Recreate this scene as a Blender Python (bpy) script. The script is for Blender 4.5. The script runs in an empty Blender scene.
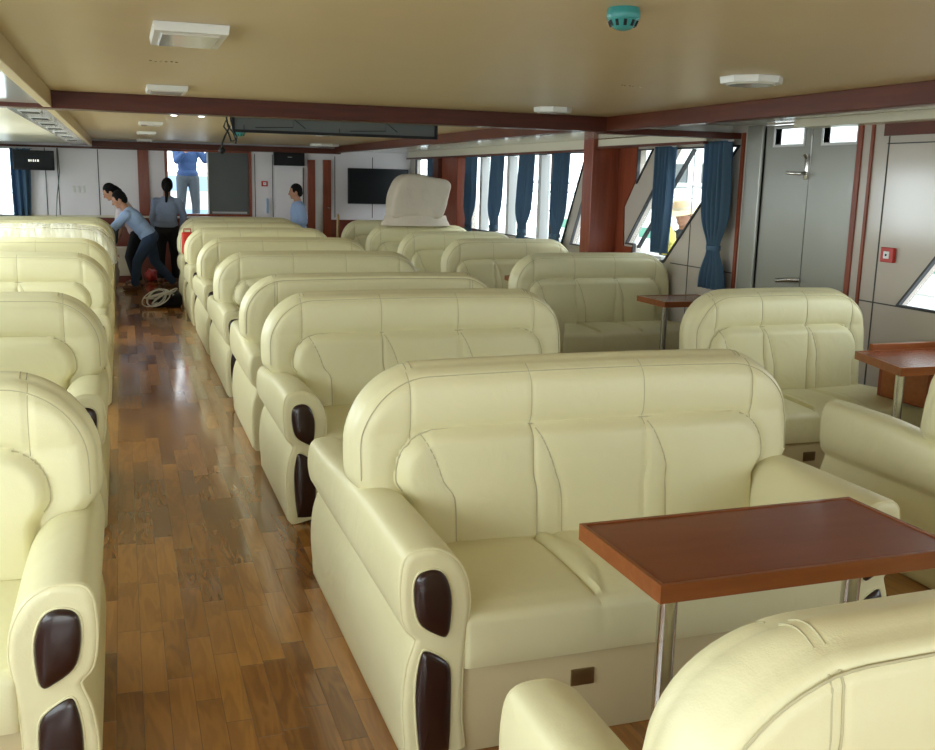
import bpy, bmesh, math, random
from mathutils import Vector, Matrix
random.seed(7)
C = bpy.context.scene.collection
PI = math.pi

# ------------------------------------------------------------------ helpers
def link(o, parent=None):
    C.objects.link(o)
    if parent is not None: o.parent = parent
    return o
def tag(o, label, cat, group=None, kind=None):
    if label: o['label'] = label
    if cat: o['category'] = cat
    if group: o['group'] = group
    if kind: o['kind'] = kind
    return o
def thing(name, label, cat, loc=(0,0,0), rz=0, group=None):
    o = bpy.data.objects.new(name, None); link(o)
    o.location = loc; o.rotation_euler = (0,0,rz); o.empty_display_size = .1
    return tag(o, label, cat, group)
def mk(name, bm, mat, parent=None, smooth=True, loc=None):
    me = bpy.data.meshes.new(name)
    bmesh.ops.recalc_face_normals(bm, faces=bm.faces)
    bm.to_mesh(me); bm.free()
    mats = mat if isinstance(mat, (list, tuple)) else [mat]
    for m in mats: me.materials.append(m)
    if smooth:
        for p in me.polygons: p.use_smooth = True
        try: me.set_sharp_from_angle(angle=math.radians(38))
        except Exception: pass
    o = bpy.data.objects.new(name, me); link(o, parent)
    if loc: o.location = loc
    return o
def inst(name, me, parent, loc=(0,0,0)):
    o = bpy.data.objects.new(name, me); link(o, parent); o.location = loc; return o
def add_box(bm, x0,x1,y0,y1,z0,z1, bev=0, seg=2, mat=0):
    vs = [bm.verts.new(p) for p in ((x0,y0,z0),(x1,y0,z0),(x1,y1,z0),(x0,y1,z0),(x0,y0,z1),(x1,y0,z1),(x1,y1,z1),(x0,y1,z1))]
    fs = [bm.faces.new([vs[i] for i in f]) for f in ((3,2,1,0),(4,5,6,7),(0,1,5,4),(1,2,6,5),(2,3,7,6),(3,0,4,7))]
    for f in fs: f.material_index = mat
    if bev:
        es = list({e for f in fs for e in f.edges})
        bmesh.ops.bevel(bm, geom=es, offset=bev, segments=seg, affect='EDGES', profile=.5)
    return fs
def box(name, b, mat, parent=None, bev=0, smooth=False):
    bm = bmesh.new(); add_box(bm, *b, bev=bev); return mk(name, bm, mat, parent, smooth)
def add_tube(bm, pts, r, seg=12, cap=True):
    pts = [Vector(p) for p in pts]; n = len(pts)
    rs = r if isinstance(r, (list,tuple)) else [r]*n
    rings = []; prev = None
    for i,p in enumerate(pts):
        t = (pts[min(i+1,n-1)]-pts[max(i-1,0)]).normalized()
        if prev is None:
            a = Vector((0,0,1)) if abs(t.z) < .9 else Vector((1,0,0))
            u = t.cross(a).normalized()
        else:
            u = (prev - t*prev.dot(t)).normalized()
        prev = u; v = t.cross(u)
        rings.append([bm.verts.new(p+(u*math.cos(2*PI*k/seg)+v*math.sin(2*PI*k/seg))*rs[i]) for k in range(seg)])
    for a,b in zip(rings, rings[1:]):
        for k in range(seg): bm.faces.new((a[k],a[(k+1)%seg],b[(k+1)%seg],b[k]))
    if cap:
        bm.faces.new(rings[0][::-1]); bm.faces.new(rings[-1])
def add_lathe(bm, prof, c=(0,0,0), seg=32):
    rings=[]
    for r,z in prof:
        rings.append([bm.verts.new((c[0]+max(r,1e-4)*math.cos(2*PI*k/seg), c[1]+max(r,1e-4)*math.sin(2*PI*k/seg), c[2]+z)) for k in range(seg)])
    for a,b in zip(rings, rings[1:]):
        for k in range(seg): bm.faces.new((a[k],a[(k+1)%seg],b[(k+1)%seg],b[k]))
    bm.faces.new(rings[0][::-1]); bm.faces.new(rings[-1])
def loft(bm, rings, cap=True):
    R = [[bm.verts.new(p) for p in r] for r in rings]; n = len(R[0])
    for a,b in zip(R, R[1:]):
        for k in range(n): bm.faces.new((a[k],a[(k+1)%n],b[(k+1)%n],b[k]))
    if cap: bm.faces.new(R[0][::-1]); bm.faces.new(R[-1])
def smooth_loop(pts, n):
    out=[]; m=len(pts)
    for i in range(m):
        p0,p1,p2,p3 = pts[(i-1)%m],pts[i],pts[(i+1)%m],pts[(i+2)%m]
        for k in range(n):
            t=k/n
            out.append(tuple(.5*((2*p1[a])+(-p0[a]+p2[a])*t+(2*p0[a]-5*p1[a]+4*p2[a]-p3[a])*t*t+(-p0[a]+3*p1[a]-3*p2[a]+p3[a])*t**3) for a in range(len(p1))))
    return out
def evalmesh(o, name):
    dg = bpy.context.evaluated_depsgraph_get(); dg.update()
    me = bpy.data.meshes.new_from_object(o.evaluated_get(dg), depsgraph=dg); me.name = name
    return me
def slab(name, outer, holes, t, mat, M, parent=None):
    """flat plate of thickness t with holes; M maps (u,v,w) to the scene"""
    cu = bpy.data.curves.new(name, 'CURVE'); cu.dimensions = '2D'; cu.fill_mode = 'BOTH'; cu.extrude = t/2
    for poly in [outer]+holes:
        s = cu.splines.new('POLY'); s.points.add(len(poly)-1)
        for i,(u,v) in enumerate(poly): s.points[i].co = (u,v,0,1)
        s.use_cyclic_u = True
    tmp = bpy.data.objects.new(name, cu); C.objects.link(tmp)
    me = evalmesh(tmp, name); bpy.data.objects.remove(tmp)
    me.transform(M); me.materials.clear(); me.materials.append(mat)
    o = bpy.data.objects.new(name, me); link(o, parent); return o
def MX(x):   # (u,v) -> (y,z) at x
    return Matrix(((0,0,1,x),(1,0,0,0),(0,1,0,0),(0,0,0,1)))
def MY(y):   # (u,v) -> (x,z) at y
    return Matrix(((1,0,0,0),(0,0,1,y),(0,1,0,0),(0,0,0,1)))
def inset(poly, d):
    n=len(poly); A=sum(poly[i][0]*poly[(i+1)%n][1]-poly[(i+1)%n][0]*poly[i][1] for i in range(n))
    s = 1 if A>0 else -1; out=[]
    for i in range(n):
        p,q,r = Vector(poly[i-1]),Vector(poly[i]),Vector(poly[(i+1)%n])
        a=(q-p).normalized(); b=(r-q).normalized()
        na=Vector((-a.y,a.x))*s; nb=Vector((-b.y,b.x))*s
        m=(na+nb); k=m.length_squared
        out.append(tuple(q+m*(2*d/k)))
    return out
def rect(a,b,c,d): return [(a,c),(b,c),(b,d),(a,d)]
def struct(o): o['kind']='structure'; return o

# ------------------------------------------------------------------ materials
def mat(name, col, rough=.5, metal=0, coat=0, spec=.5, bump=None, var=None, emis=None, sub=0):
    m = bpy.data.materials.new(name); m.use_nodes = True
    nt = m.node_tree; b = nt.nodes['Principled BSDF']; L = nt.links.new
    b.inputs['Base Color'].default_value = (*col,1); b.inputs['Roughness'].default_value = rough
    b.inputs['Metallic'].default_value = metal; b.inputs['Coat Weight'].default_value = coat
    b.inputs['Coat Roughness'].default_value = .08; b.inputs['Specular IOR Level'].default_value = spec
    tc = nt.nodes.new('ShaderNodeTexCoord')
    if var:   # (scale, amount)
        n = nt.nodes.new('ShaderNodeTexNoise'); n.inputs['Scale'].default_value = var[0]; n.inputs['Detail'].default_value = 4
        L(tc.outputs['Object'], n.inputs['Vector'])
        mx = nt.nodes.new('ShaderNodeMix'); mx.data_type='RGBA'
        k = var[1]
        mx.inputs[6].default_value = (*[c*(1-k) for c in col],1); mx.inputs[7].default_value = (*[min(1,c*(1+k)) for c in col],1)
        L(n.outputs['Fac'], mx.inputs[0]); L(mx.outputs[2], b.inputs['Base Color'])
    if bump:  # (scale, strength, distance)
        n = nt.nodes.new('ShaderNodeTexNoise'); n.inputs['Scale'].default_value = bump[0]; n.inputs['Detail'].default_value = 6
        L(tc.outputs['Object'], n.inputs['Vector'])
        bp = nt.nodes.new('ShaderNodeBump'); bp.inputs['Strength'].default_value = bump[1]; bp.inputs['Distance'].default_value = bump[2]
        L(n.outputs['Fac'], bp.inputs['Height']); L(bp.outputs['Normal'], b.inputs['Normal'])
    if emis:
        b.inputs['Emission Color'].default_value = (*emis[0],1); b.inputs['Emission Strength'].default_value = emis[1]
    return m

def leather_mat(name, col, col2):
    m = mat(name, col, rough=.42, spec=.45, coat=.08)
    nt=m.node_tree; L=nt.links.new; b=nt.nodes['Principled BSDF']
    b.inputs['Coat Roughness'].default_value=.3
    tc = nt.nodes.new('ShaderNodeTexCoord')
    v = nt.nodes.new('ShaderNodeTexVoronoi'); v.inputs['Scale'].default_value = 260
    n = nt.nodes.new('ShaderNodeTexNoise'); n.inputs['Scale'].default_value = 5.5; n.inputs['Detail'].default_value = 3; n.inputs['Distortion'].default_value=.6
    n2 = nt.nodes.new('ShaderNodeTexNoise'); n2.inputs['Scale'].default_value = 2.2; n2.inputs['Detail'].default_value = 3
    for q in (v,n,n2): L(tc.outputs['Object'], q.inputs['Vector'])
    b1 = nt.nodes.new('ShaderNodeBump'); b1.inputs['Strength'].default_value=.1; b1.inputs['Distance'].default_value=.002
    b2 = nt.nodes.new('ShaderNodeBump'); b2.inputs['Strength'].default_value=.35; b2.inputs['Distance'].default_value=.02
    L(n.outputs['Fac'], b2.inputs['Height']); L(v.outputs['Distance'], b1.inputs['Height'])
    L(b2.outputs['Normal'], b1.inputs['Normal']); L(b1.outputs['Normal'], b.inputs['Normal'])
    mx = nt.nodes.new('ShaderNodeMix'); mx.data_type='RGBA'
    mx.inputs[6].default_value=(*col,1); mx.inputs[7].default_value=(*col2,1)
    L(n2.outputs['Fac'], mx.inputs[0]); L(mx.outputs[2], b.inputs['Base Color'])
    return m
LEATHER = leather_mat('cream_leather', (.74,.685,.405), (.80,.745,.475))
STITCH = mat('tan_stitching', (.50,.45,.27), rough=.6)
VINYL = mat('cream_vinyl_base', (.60,.50,.29), rough=.5, bump=(60,.1,.003))
INLAY = mat('dark_brown_inlay', (.022,.006,.005), rough=.28, coat=.25)
STEEL = mat('brushed_steel', (.62,.60,.56), rough=.2, metal=1)
BRASS = mat('aged_brass_plate', (.30,.22,.12), rough=.32, metal=.9)
BLACK = mat('black_plastic', (.010,.010,.011), rough=.5, spec=.25)
SCREEN = mat('dark_screen', (.006,.007,.008), rough=.4, spec=.2)
GREYBOARD = mat('grey_board', (.095,.105,.10), rough=.45, var=(3,.1))
CEIL = mat('beige_ceiling', (.64,.50,.28), rough=.38, spec=.35, var=(2.5,.05))
SOFFIT = mat('glossy_white_soffit', (.66,.64,.57), rough=.12, spec=.6)
CREAMTRIM = mat('cream_trim', (.70,.65,.50), rough=.35)
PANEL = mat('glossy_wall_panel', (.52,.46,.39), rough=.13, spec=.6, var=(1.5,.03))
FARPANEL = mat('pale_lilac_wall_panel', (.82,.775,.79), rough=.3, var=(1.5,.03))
JOINT = mat('dark_panel_joint', (.05,.05,.045), rough=.6)
DOORM = mat('satin_grey_door', (.30,.295,.255), rough=.22, metal=.2, bump=(3,.15,.02))
WHITEP = mat('white_plastic', (.74,.73,.68), rough=.35)
TEAL = mat('teal_plastic', (.04,.27,.26), rough=.35)
RED = mat('red_plastic', (.48,.03,.02), rough=.4)
WHITE = mat('white_paint', (.80,.80,.78), rough=.4)
FRAMEBLK = mat('black_window_frame', (.02,.02,.022), rough=.4)
FRAMEGR = mat('grey_window_frame', (.55,.55,.54), rough=.4)
DADO = mat('dark_red_wood_dado', (.17,.035,.018), rough=.3, var=(6,.25))
SHEET = mat('unbleached_dust_cloth', (.58,.50,.40), rough=.85, bump=(14,.5,.02), var=(3,.08))
SHIRT = mat('pale_blue_shirt_cloth', (.34,.46,.70), rough=.85, bump=(18,.4,.02))
SHIRT2 = mat('grey_blue_shirt_cloth', (.24,.29,.40), rough=.85, bump=(18,.4,.02))
SHIRT3 = mat('pink_white_blouse_cloth', (.62,.52,.52), rough=.85, bump=(18,.4,.02))
COAT = mat('bright_blue_work_jacket', (.015,.05,.14), rough=.8, bump=(12,.5,.03))
JEANS = mat('dark_denim', (.035,.06,.12), rough=.9, bump=(14,.5,.03))
GREYJEANS = mat('grey_trouser_cloth', (.045,.06,.07), rough=.9, bump=(14,.5,.03))
DARKCLOTH = mat('black_trouser_cloth', (.012,.012,.016), rough=.9, bump=(14,.4,.02))
GREYSLV = mat('dark_grey_sleeve_cloth', (.06,.07,.07), rough=.9)
SKIN = mat('warm_skin', (.50,.25,.15), rough=.55)
HAIR = mat('black_hair', (.006,.005,.005), rough=.8, spec=.2, bump=(60,.4,.01))
SHOE = mat('brown_shoe_leather', (.16,.08,.05), rough=.6)
STRAW = mat('pale_straw', (.80,.62,.38), rough=.8, bump=(90,.5,.01))
YELLOW = mat('yellow_cloth', (.75,.66,.15), rough=.8)
CABLE = mat('white_cable_sheath', (.62,.62,.60), rough=.45)
PURPLEGREY = mat('dock_deck_paint', (.42,.44,.45), rough=.7, var=(2,.08))
BLUEPAINT = mat('pale_blue_paint', (.30,.45,.62), rough=.6)
EYEW = mat('eye_white', (.8,.8,.78), rough=.3)

def wood(name, c1, c2, rough=.4, coat=.06, spec=.25, stretch=(1.2,14,14)):
    m = mat(name, c1, rough=rough, coat=coat, spec=spec); nt=m.node_tree; L=nt.links.new; b=nt.nodes['Principled BSDF']
    tc=nt.nodes.new('ShaderNodeTexCoord'); mp=nt.nodes.new('ShaderNodeMapping'); mp.inputs['Scale'].default_value=stretch
    L(tc.outputs['Object'], mp.inputs['Vector'])
    n=nt.nodes.new('ShaderNodeTexNoise'); n.inputs['Scale'].default_value=2; n.inputs['Detail'].default_value=5; n.inputs['Distortion'].default_value=.4
    L(mp.outputs[0], n.inputs['Vector'])
    r=nt.nodes.new('ShaderNodeValToRGB'); r.color_ramp.elements[0].position=.22; r.color_ramp.elements[1].position=.8
    r.color_ramp.elements[0].color=(*c1,1); r.color_ramp.elements[1].color=(*c2,1)
    L(n.outputs['Fac'], r.inputs['Fac']); L(r.outputs[0], b.inputs['Base Color'])
    return m
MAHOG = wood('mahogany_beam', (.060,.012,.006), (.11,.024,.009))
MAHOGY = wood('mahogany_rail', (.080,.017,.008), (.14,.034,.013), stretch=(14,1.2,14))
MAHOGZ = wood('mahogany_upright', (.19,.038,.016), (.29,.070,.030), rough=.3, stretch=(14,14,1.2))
TABLEW = wood('red_brown_table_wood', (.20,.046,.014), (.24,.058,.019), rough=.27, coat=.12, spec=.45, stretch=(1.0,8,1.0))
TABLEE = wood('table_edge_wood', (.22,.060,.016), (.32,.100,.028), rough=.3, coat=.3)

def curtain_mat():
    m = mat('blue_curtain_cloth', (.085,.155,.225), rough=.85)
    nt=m.node_tree; b=nt.nodes['Principled BSDF']; out=nt.nodes['Material Output']; L=nt.links.new
    tr=nt.nodes.new('ShaderNodeBsdfTranslucent'); tr.inputs['Color'].default_value=(.06,.24,.48,1)
    mx=nt.nodes.new('ShaderNodeMixShader'); mx.inputs[0].default_value=.28
    L(b.outputs[0], mx.inputs[1]); L(tr.outputs[0], mx.inputs[2]); L(mx.outputs[0], out.inputs['Surface'])
    return m
CURTAIN = curtain_mat()
def glass_mat(name='window_glass', tint=(.95,.98,.98), refl=.06):
    m=bpy.data.materials.new(name); m.use_nodes=True; nt=m.node_tree; nt.nodes.clear(); L=nt.links.new
    out=nt.nodes.new('ShaderNodeOutputMaterial'); t=nt.nodes.new('ShaderNodeBsdfTransparent'); t.inputs[0].default_value=(*tint,1)
    g=nt.nodes.new('ShaderNodeBsdfGlossy'); g.inputs['Roughness'].default_value=.02
    mx=nt.nodes.new('ShaderNodeMixShader'); mx.inputs[0].default_value=refl; L(t.outputs[0], mx.inputs[1]); L(g.outputs[0], mx.inputs[2]); L(mx.outputs[0], out.inputs[0])
    return m
GLASS = glass_mat()
def wrap_mat():
    m=bpy.data.materials.new('clear_plastic_wrap'); m.use_nodes=True; nt=m.node_tree; nt.nodes.clear(); L=nt.links.new
    out=nt.nodes.new('ShaderNodeOutputMaterial'); t=nt.nodes.new('ShaderNodeBsdfTransparent')
    g=nt.nodes.new('ShaderNodeBsdfPrincipled'); g.inputs['Roughness'].default_value=.18; g.inputs['Base Color'].default_value=(.85,.84,.80,1)
    tc=nt.nodes.new('ShaderNodeTexCoord'); mp=nt.nodes.new('ShaderNodeMapping'); mp.inputs['Scale'].default_value=(14,6,2.5)
    n=nt.nodes.new('ShaderNodeTexNoise'); n.inputs['Scale'].default_value=1.5; n.inputs['Detail'].default_value=4
    bp=nt.nodes.new('ShaderNodeBump'); bp.inputs['Strength'].default_value=1; bp.inputs['Distance'].default_value=.05
    L(tc.outputs['Object'], mp.inputs[0]); L(mp.outputs[0], n.inputs['Vector']); L(n.outputs['Fac'], bp.inputs['Height']); L(bp.outputs[0], g.inputs['Normal'])
    mx=nt.nodes.new('ShaderNodeMixShader'); mx.inputs[0].default_value=.4
    L(t.outputs[0], mx.inputs[1]); L(g.outputs[0], mx.inputs[2]); L(mx.outputs[0], out.inputs[0])
    return m
WRAP = wrap_mat()

def floor_mat():
    m = mat('oak_plank_floor', (.3,.15,.06), rough=.3, spec=.5, coat=.7); nt=m.node_tree; L=nt.links.new; b=nt.nodes['Principled BSDF']
    b.inputs['Coat Roughness'].default_value=.10
    def M(op,a,bb=None,c=None):
        n=nt.nodes.new('ShaderNodeMath'); n.operation=op
        for i,v in enumerate((a,bb,c)):
            if v is None: continue
            if isinstance(v,(int,float)): n.inputs[i].default_value=v
            else: L(v,n.inputs[i])
        return n.outputs[0]
    tc=nt.nodes.new('ShaderNodeTexCoord'); s=nt.nodes.new('ShaderNodeSeparateXYZ'); L(tc.outputs['Object'], s.inputs[0])
    u=M('DIVIDE', s.outputs['X'], .078); row=M('FLOOR',u)
    wn=nt.nodes.new('ShaderNodeTexWhiteNoise'); wn.noise_dimensions='1D'; L(row, wn.inputs['W'])
    v=M('ADD', M('DIVIDE', s.outputs['Y'], .45), M('MULTIPLY', wn.outputs['Value'], 7.3)); cell=M('FLOOR',v)
    cb=nt.nodes.new('ShaderNodeCombineXYZ'); L(row,cb.inputs[0]); L(cell,cb.inputs[1])
    w2=nt.nodes.new('ShaderNodeTexWhiteNoise'); w2.noise_dimensions='3D'; L(cb.outputs[0], w2.inputs['Vector'])
    # grain: noise stretched along the plank, shifted per plank
    cb2=nt.nodes.new('ShaderNodeCombineXYZ'); L(M('ADD',M('MULTIPLY',s.outputs['X'],16),M('MULTIPLY',w2.outputs['Value'],40)),cb2.inputs[0]); L(M('MULTIPLY',s.outputs['Y'],2.2),cb2.inputs[1])
    n=nt.nodes.new('ShaderNodeTexNoise'); n.inputs['Scale'].default_value=1.1; n.inputs['Detail'].default_value=2.5; n.inputs['Distortion'].default_value=.6
    L(cb2.outputs[0], n.inputs['Vector'])
    rings=M('MULTIPLY', M('ADD', M('SINE', M('MULTIPLY', n.outputs['Fac'], 26)),1), .5)
    fac=M('ADD', M('MULTIPLY', w2.outputs['Value'], .50), M('ADD', M('MULTIPLY', n.outputs['Fac'], .34), M('MULTIPLY', rings, .17)))
    r=nt.nodes.new('ShaderNodeValToRGB'); e=r.color_ramp.elements
    e[0].position=.12; e[0].color=(.14,.048,.008,1); e[1].position=.92; e[1].color=(.47,.21,.042,1)
    x=e.new(.5); x.color=(.28,.11,.020,1)
    L(fac, r.inputs[0])
    fu=M('FRACT',u); fv=M('FRACT',v)
    gu=M('MINIMUM', fu, M('SUBTRACT',1,fu)); gv=M('MINIMUM', fv, M('SUBTRACT',1,fv))
    gap=M('MINIMUM', M('DIVIDE',gu,.022), M('DIVIDE',gv,.006)); gap=M('MINIMUM',gap,1)
    mx=nt.nodes.new('ShaderNodeMix'); mx.data_type='RGBA'; mx.inputs[6].default_value=(.10,.042,.014,1); L(gap,mx.inputs[0]); L(r.outputs[0],mx.inputs[7])
    L(mx.outputs[2], b.inputs['Base Color'])
    bp=nt.nodes.new('ShaderNodeBump'); bp.inputs['Strength'].default_value=.25; bp.inputs['Distance'].default_value=.002
    L(gap,bp.inputs['Height']); L(bp.outputs[0], b.inputs['Normal'])
    L(M('ADD',.22,M('MULTIPLY',w2.outputs['Value'],.1)), b.inputs['Roughness'])
    return m
FLOOR = floor_mat()

# ------------------------------------------------------------------ the room
XL, XR, YN, YF, ZC = -1.78, 4.6, -3.2, 16.3, 2.1
def ss(a,b,x):
    t=max(0,min(1,(x-a)/(b-a))); return t*t*(3-2*t)
struct(box('floor', (XL-.1,XR+.1,YN-.1,YF+.1,-.12,0), FLOOR, smooth=False))
struct(box('ceiling', (XL-.1,XR+.1,YN-.1,YF+.1,ZC,ZC+.12), CEIL, smooth=False))

# right side wall with slanted windows
W = {
 1: [(4.98,.90),(3.35,.90),(2.45,1.94),(4.11,1.94)],
 2: [(8.60,1.05),(8.44,1.05),(8.44,.93),(7.86,.93),(6.80,1.94),(7.80,1.94)],
 3: [(8.44,1.94),(8.15,1.94),(8.44,1.62)],
 4: [(9.86,.96),(9.20,.96),(9.20,1.94),(9.33,1.94)],
 5: [(13.18,.95),(10.08,.95),(9.53,1.94),(13.18,1.94)],
 6: [(15.95,.93),(14.28,.93),(14.28,1.94),(15.95,1.94)],
 7: [(1.6,.90),(-2.6,.90),(-2.6,1.94),(1.0,1.94)],
}
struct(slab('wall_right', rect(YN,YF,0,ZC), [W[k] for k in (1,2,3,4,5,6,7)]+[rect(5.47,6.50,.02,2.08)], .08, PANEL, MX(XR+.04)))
def window(n, poly, X, frame=FRAMEBLK, fw=.015, side=1, mull=()):
    """frame lines the opening, sill to head; pane sits in the middle of the wall"""
    w = slab('window_%d'%n, poly, [inset(poly, fw)], .03, frame, MX(X-.03*side)); struct(w)
    g = slab('pane', inset(poly, fw*.8), [], .006, GLASS, MX(X+.02*side), w)
    for (y, m, t) in mull:
        box('mullion', (X-.06,X+.05,y-t/2,y+t/2,min(p[1] for p in poly)+fw,max(p[1] for p in poly)-fw), m, w, smooth=False)
    return w
window(1, W[1], XR+.03); window(2, W[2], XR+.03, mull=()); window(3, W[3], XR+.03, fw=.012); window(4, W[4], XR+.03, fw=.012)
window(5, W[5], XR+.03, mull=((10.71,FRAMEGR,.09),(11.71,FRAMEGR,.09),(12.71,FRAMEGR,.09),(10.38,FRAMEBLK,.03),(11.34,FRAMEBLK,.03),(12.31,FRAMEBLK,.03)))
window(6, W[6], XR+.03, mull=((14.9,FRAMEGR,.09),)); window(7, W[7], XR+.03)
# inner slanted frame bars of window 2 and white sill
w2 = bpy.data.objects['window_2']
def bar_yz(name, X, p, q, t, d, m, parent):
    a=Vector((p[0],p[1])); b=Vector((q[0],q[1])); n=(b-a).normalized(); n=Vector((-n.y,n.x))*t/2
    return slab(name, [tuple(a+n),tuple(b+n),tuple(b-n),tuple(a-n)], [], d, m, MX(X), parent)
bar_yz('glazing_bar', XR+.03, (8.40,1.03),(7.52,1.92),.014,.04,FRAMEBLK,w2)
box('window_sill', (XR-.02,XR+.06,7.88,8.42,.955,.985), WHITE, w2)

# left wall
WL = {8: rect(13.4,15.95,.93,1.94), 9: rect(8.9,12.6,.93,1.94), 10: rect(4.3,8.2,.93,1.94), 11: rect(-2.7,3.2,.93,1.94)}
struct(slab('wall_left', rect(YN,YF,0,ZC), list(WL.values()), .08, FARPANEL, MX(XL-.04)))
for k,p in WL.items(): window(k, p, XL-.03, side=-1, mull=tuple((p[0][0]+(p[1][0]-p[0][0])*f,FRAMEGR,.07) for f in (.33,.67)))
# wall behind the camera, its wide glazed opening added to let light in
struct(slab('wall_back', rect(XL,XR,0,ZC), [rect(-1.4,4.2,.5,2.0)], .08, FARPANEL, MY(YN-.04)))
wb = slab('window_12', rect(-1.4,4.2,.5,2.0), [inset(rect(-1.4,4.2,.5,2.0),.04)], .1, FRAMEGR, MY(YN)); struct(wb)
slab('pane', rect(-1.38,4.18,.52,1.98), [], .006, GLASS, MY(YN), wb)
for x in (.0,1.4,2.8): box('mullion', (x-.03,x+.03,YN-.05,YN+.05,.54,1.96), FRAMEGR, wb, smooth=False)

# far wall: window opening on the left, panelling, doors
FH = rect(.70,1.93,1.0,1.955)
struct(slab('wall_front', rect(XL,XR,0,ZC), [FH,rect(-1.74,-1.42,.95,1.93)], .08, FARPANEL, MY(YF+.04)))
wf = slab('window_13', rect(.655,1.975,.955,2.0), [rect(.70,1.93,1.0,1.955)], .06, MAHOGZ, MY(YF-.01)); struct(wf)
box('window_sill', (.66,1.97,YF-.09,YF-.02,.935,.965), WHITE, wf)
w14=slab('window_14', rect(-1.75,-1.41,.94,1.94), [rect(-1.73,-1.43,.96,1.92)], .06, FRAMEGR, MY(YF)); struct(w14); slab('pane', rect(-1.74,-1.42,.95,1.93), [], .006, GLASS, MY(YF+.04), w14)
# sliding grey panel closes the right half
pn = box('sliding_panel', (1.31,1.93,YF+.02,YF+.045,1.0,1.955), GREYBOARD, wf)
box('panel_edge', (1.295,1.315,YF+.0,YF+.05,1.0,1.955), WHITE, wf)
box('bottom_rail', (1.36,1.9,YF+.005,YF+.02,1.01,1.04), FRAMEGR, wf)
struct(box('trim_1', (XL,XR,YF-.015,YF,0,.93), DADO, smooth=False))
struct(box('trim_2', (XL,.68,YF-.03,YF-.015,.93,.965), CREAMTRIM, smooth=False))
for i,x in enumerate((-1.05,-.88,-.31,2.03,2.31,3.95,3.32)):
    struct(box('trim_%d'%(3+i), (x-.006,x+.006,YF-.006,YF-.0005,.965,1.95), JOINT, smooth=False))
struct(box('trim_10', (.26,.42,YF-.05,YF,.965,1.98), MAHOGZ, bev=.004))
struct(box('trim_11', (XL,.9,YF-.06,YF,1.955,1.985), MAHOG, smooth=False))
# lower-left switch plates on the panel
sp = thing('light_switch', 'twin pale light switch plates on lilac panel left of the wood pillar', 'switch', (-.60,YF,1.35))
for dx in (-.07,.0,.07):
    box('switch_plate', (dx-.02,dx+.02,-.012,-.001,-.05,.05), WHITEP, sp, bev=.003)
# doors of the far wall
d1 = struct(box('door_1', (2.345,2.80,YF-.03,YF-.017,.05,1.76), FARPANEL, bev=.003))
box('door_edge', (2.79,2.805,YF-.04,YF-.017,.05,1.76), JOINT, d1, smooth=False)
box('door_grip', (2.20,2.23,YF-.07,YF-.02,1.02,1.26), BLUEPAINT, d1, bev=.006)
d2 = struct(box('door_2', (2.985,3.115,YF-.025,YF-.016,.02,1.88), WHITE, smooth=False))
box('door_frame', (2.866,2.985,YF-.07,YF-.016,.02,1.885), MAHOGZ, d2, bev=.004)
box('door_frame', (3.115,3.245,YF-.07,YF-.016,.02,1.89), MAHOGZ, d2, bev=.004)
bm=bmesh.new(); add_tube(bm, [(3.215,YF-.07,1.12),(3.215,YF-.11,1.12),(3.17,YF-.12,1.12)], .01); mk('door_handle', bm, STEEL, d2)

# right side door
d3 = thing('door_3', None, None, (0,0,0)); struct(d3)
for (a,b,p0,p1) in ((5.48,5.955,5.50,5.835),(5.965,6.49,6.05,6.38)):
    lf = slab('door_leaf', rect(a,b,.03,2.07), [rect(p0,p1,1.93,2.045)], .05, DOORM, MX(XR+.035), d3)
    slab('door_pane', rect(p0,p1,1.93,2.045), [], .01, GLASS, MX(XR+.035), lf)
    slab('pane_frame', rect(p0-.02,p1+.02,1.912,2.06), [rect(p0,p1,1.93,2.045)], .06, FRAMEGR, MX(XR+.035), lf)
box('door_jamb', (XR-.02,XR+.07,6.50,6.70,0,2.08), DOORM, d3, bev=.01)
box('door_frame', (XR-.015,XR+.05,5.425,5.47,0,2.08), MAHOGZ, d3, bev=.006)
bm=bmesh.new(); add_box(bm, XR-.012,XR+.01,5.955,5.995,1.68,1.85,bev=.006)
add_tube(bm, [(XR,5.975,1.72),(XR-.05,5.975,1.72),(XR-.06,5.99,1.72),(XR-.06,6.12,1.725)], .012); add_tube(bm, [(XR,5.975,1.83),(XR-.03,5.975,1.85)], .014)
mk('door_handle', bm, STEEL, d3)
bm=bmesh.new(); add_tube(bm, [(XR-.01,6.16,.95),(XR-.07,6.12,.95),(XR-.07,5.98,.97),(XR-.01,5.95,.97)], .016); mk('lower_grip', bm, STEEL, d3)
n=14
for (y0,y1,z0,z1,m,dx) in ((5.32,5.345,0,2.06,MAHOGZ,.012),(6.74,6.775,0,2.03,MAHOGZ,.015),(5.184,5.192,0,1.99,JOINT,.004),(3.0,5.32,.897,.905,JOINT,.004),(3.0,5.2,1.905,1.912,JOINT,.004),(2.9,5.21,1.955,2.03,MAHOGY,.03),
                     (7.455,7.462,0,1.9,JOINT,.004),(6.8,7.75,.935,.943,JOINT,.004),(6.12,6.75,0,.0,None,0)):
    if m is None: continue
    struct(box('trim_%d'%n, (XR-dx,XR-.0005,y0,y1,z0,z1), m, smooth=False)); n+=1
# wood column and wood cladding beside it
struct(box('trim_30', (4.30,XR,8.80,9.01,0,2.06), MAHOGZ, bev=.006))
struct(slab('trim_31', [(8.80,0),(8.80,1.98),(8.45,1.98),(8.45,1.66),(8.66,1.40),(8.63,1.03),(8.46,1.03),(8.46,0)], [], .012, MAHOGZ, MX(XR-.007)))
struct(box('trim_32', (4.42,XR,13.26,13.98,0,2.02), MAHOGZ, bev=.006))
struct(box('trim_33', (4.36,XR,13.98,14.24,0,2.02), MAHOG, bev=.006))
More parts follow.
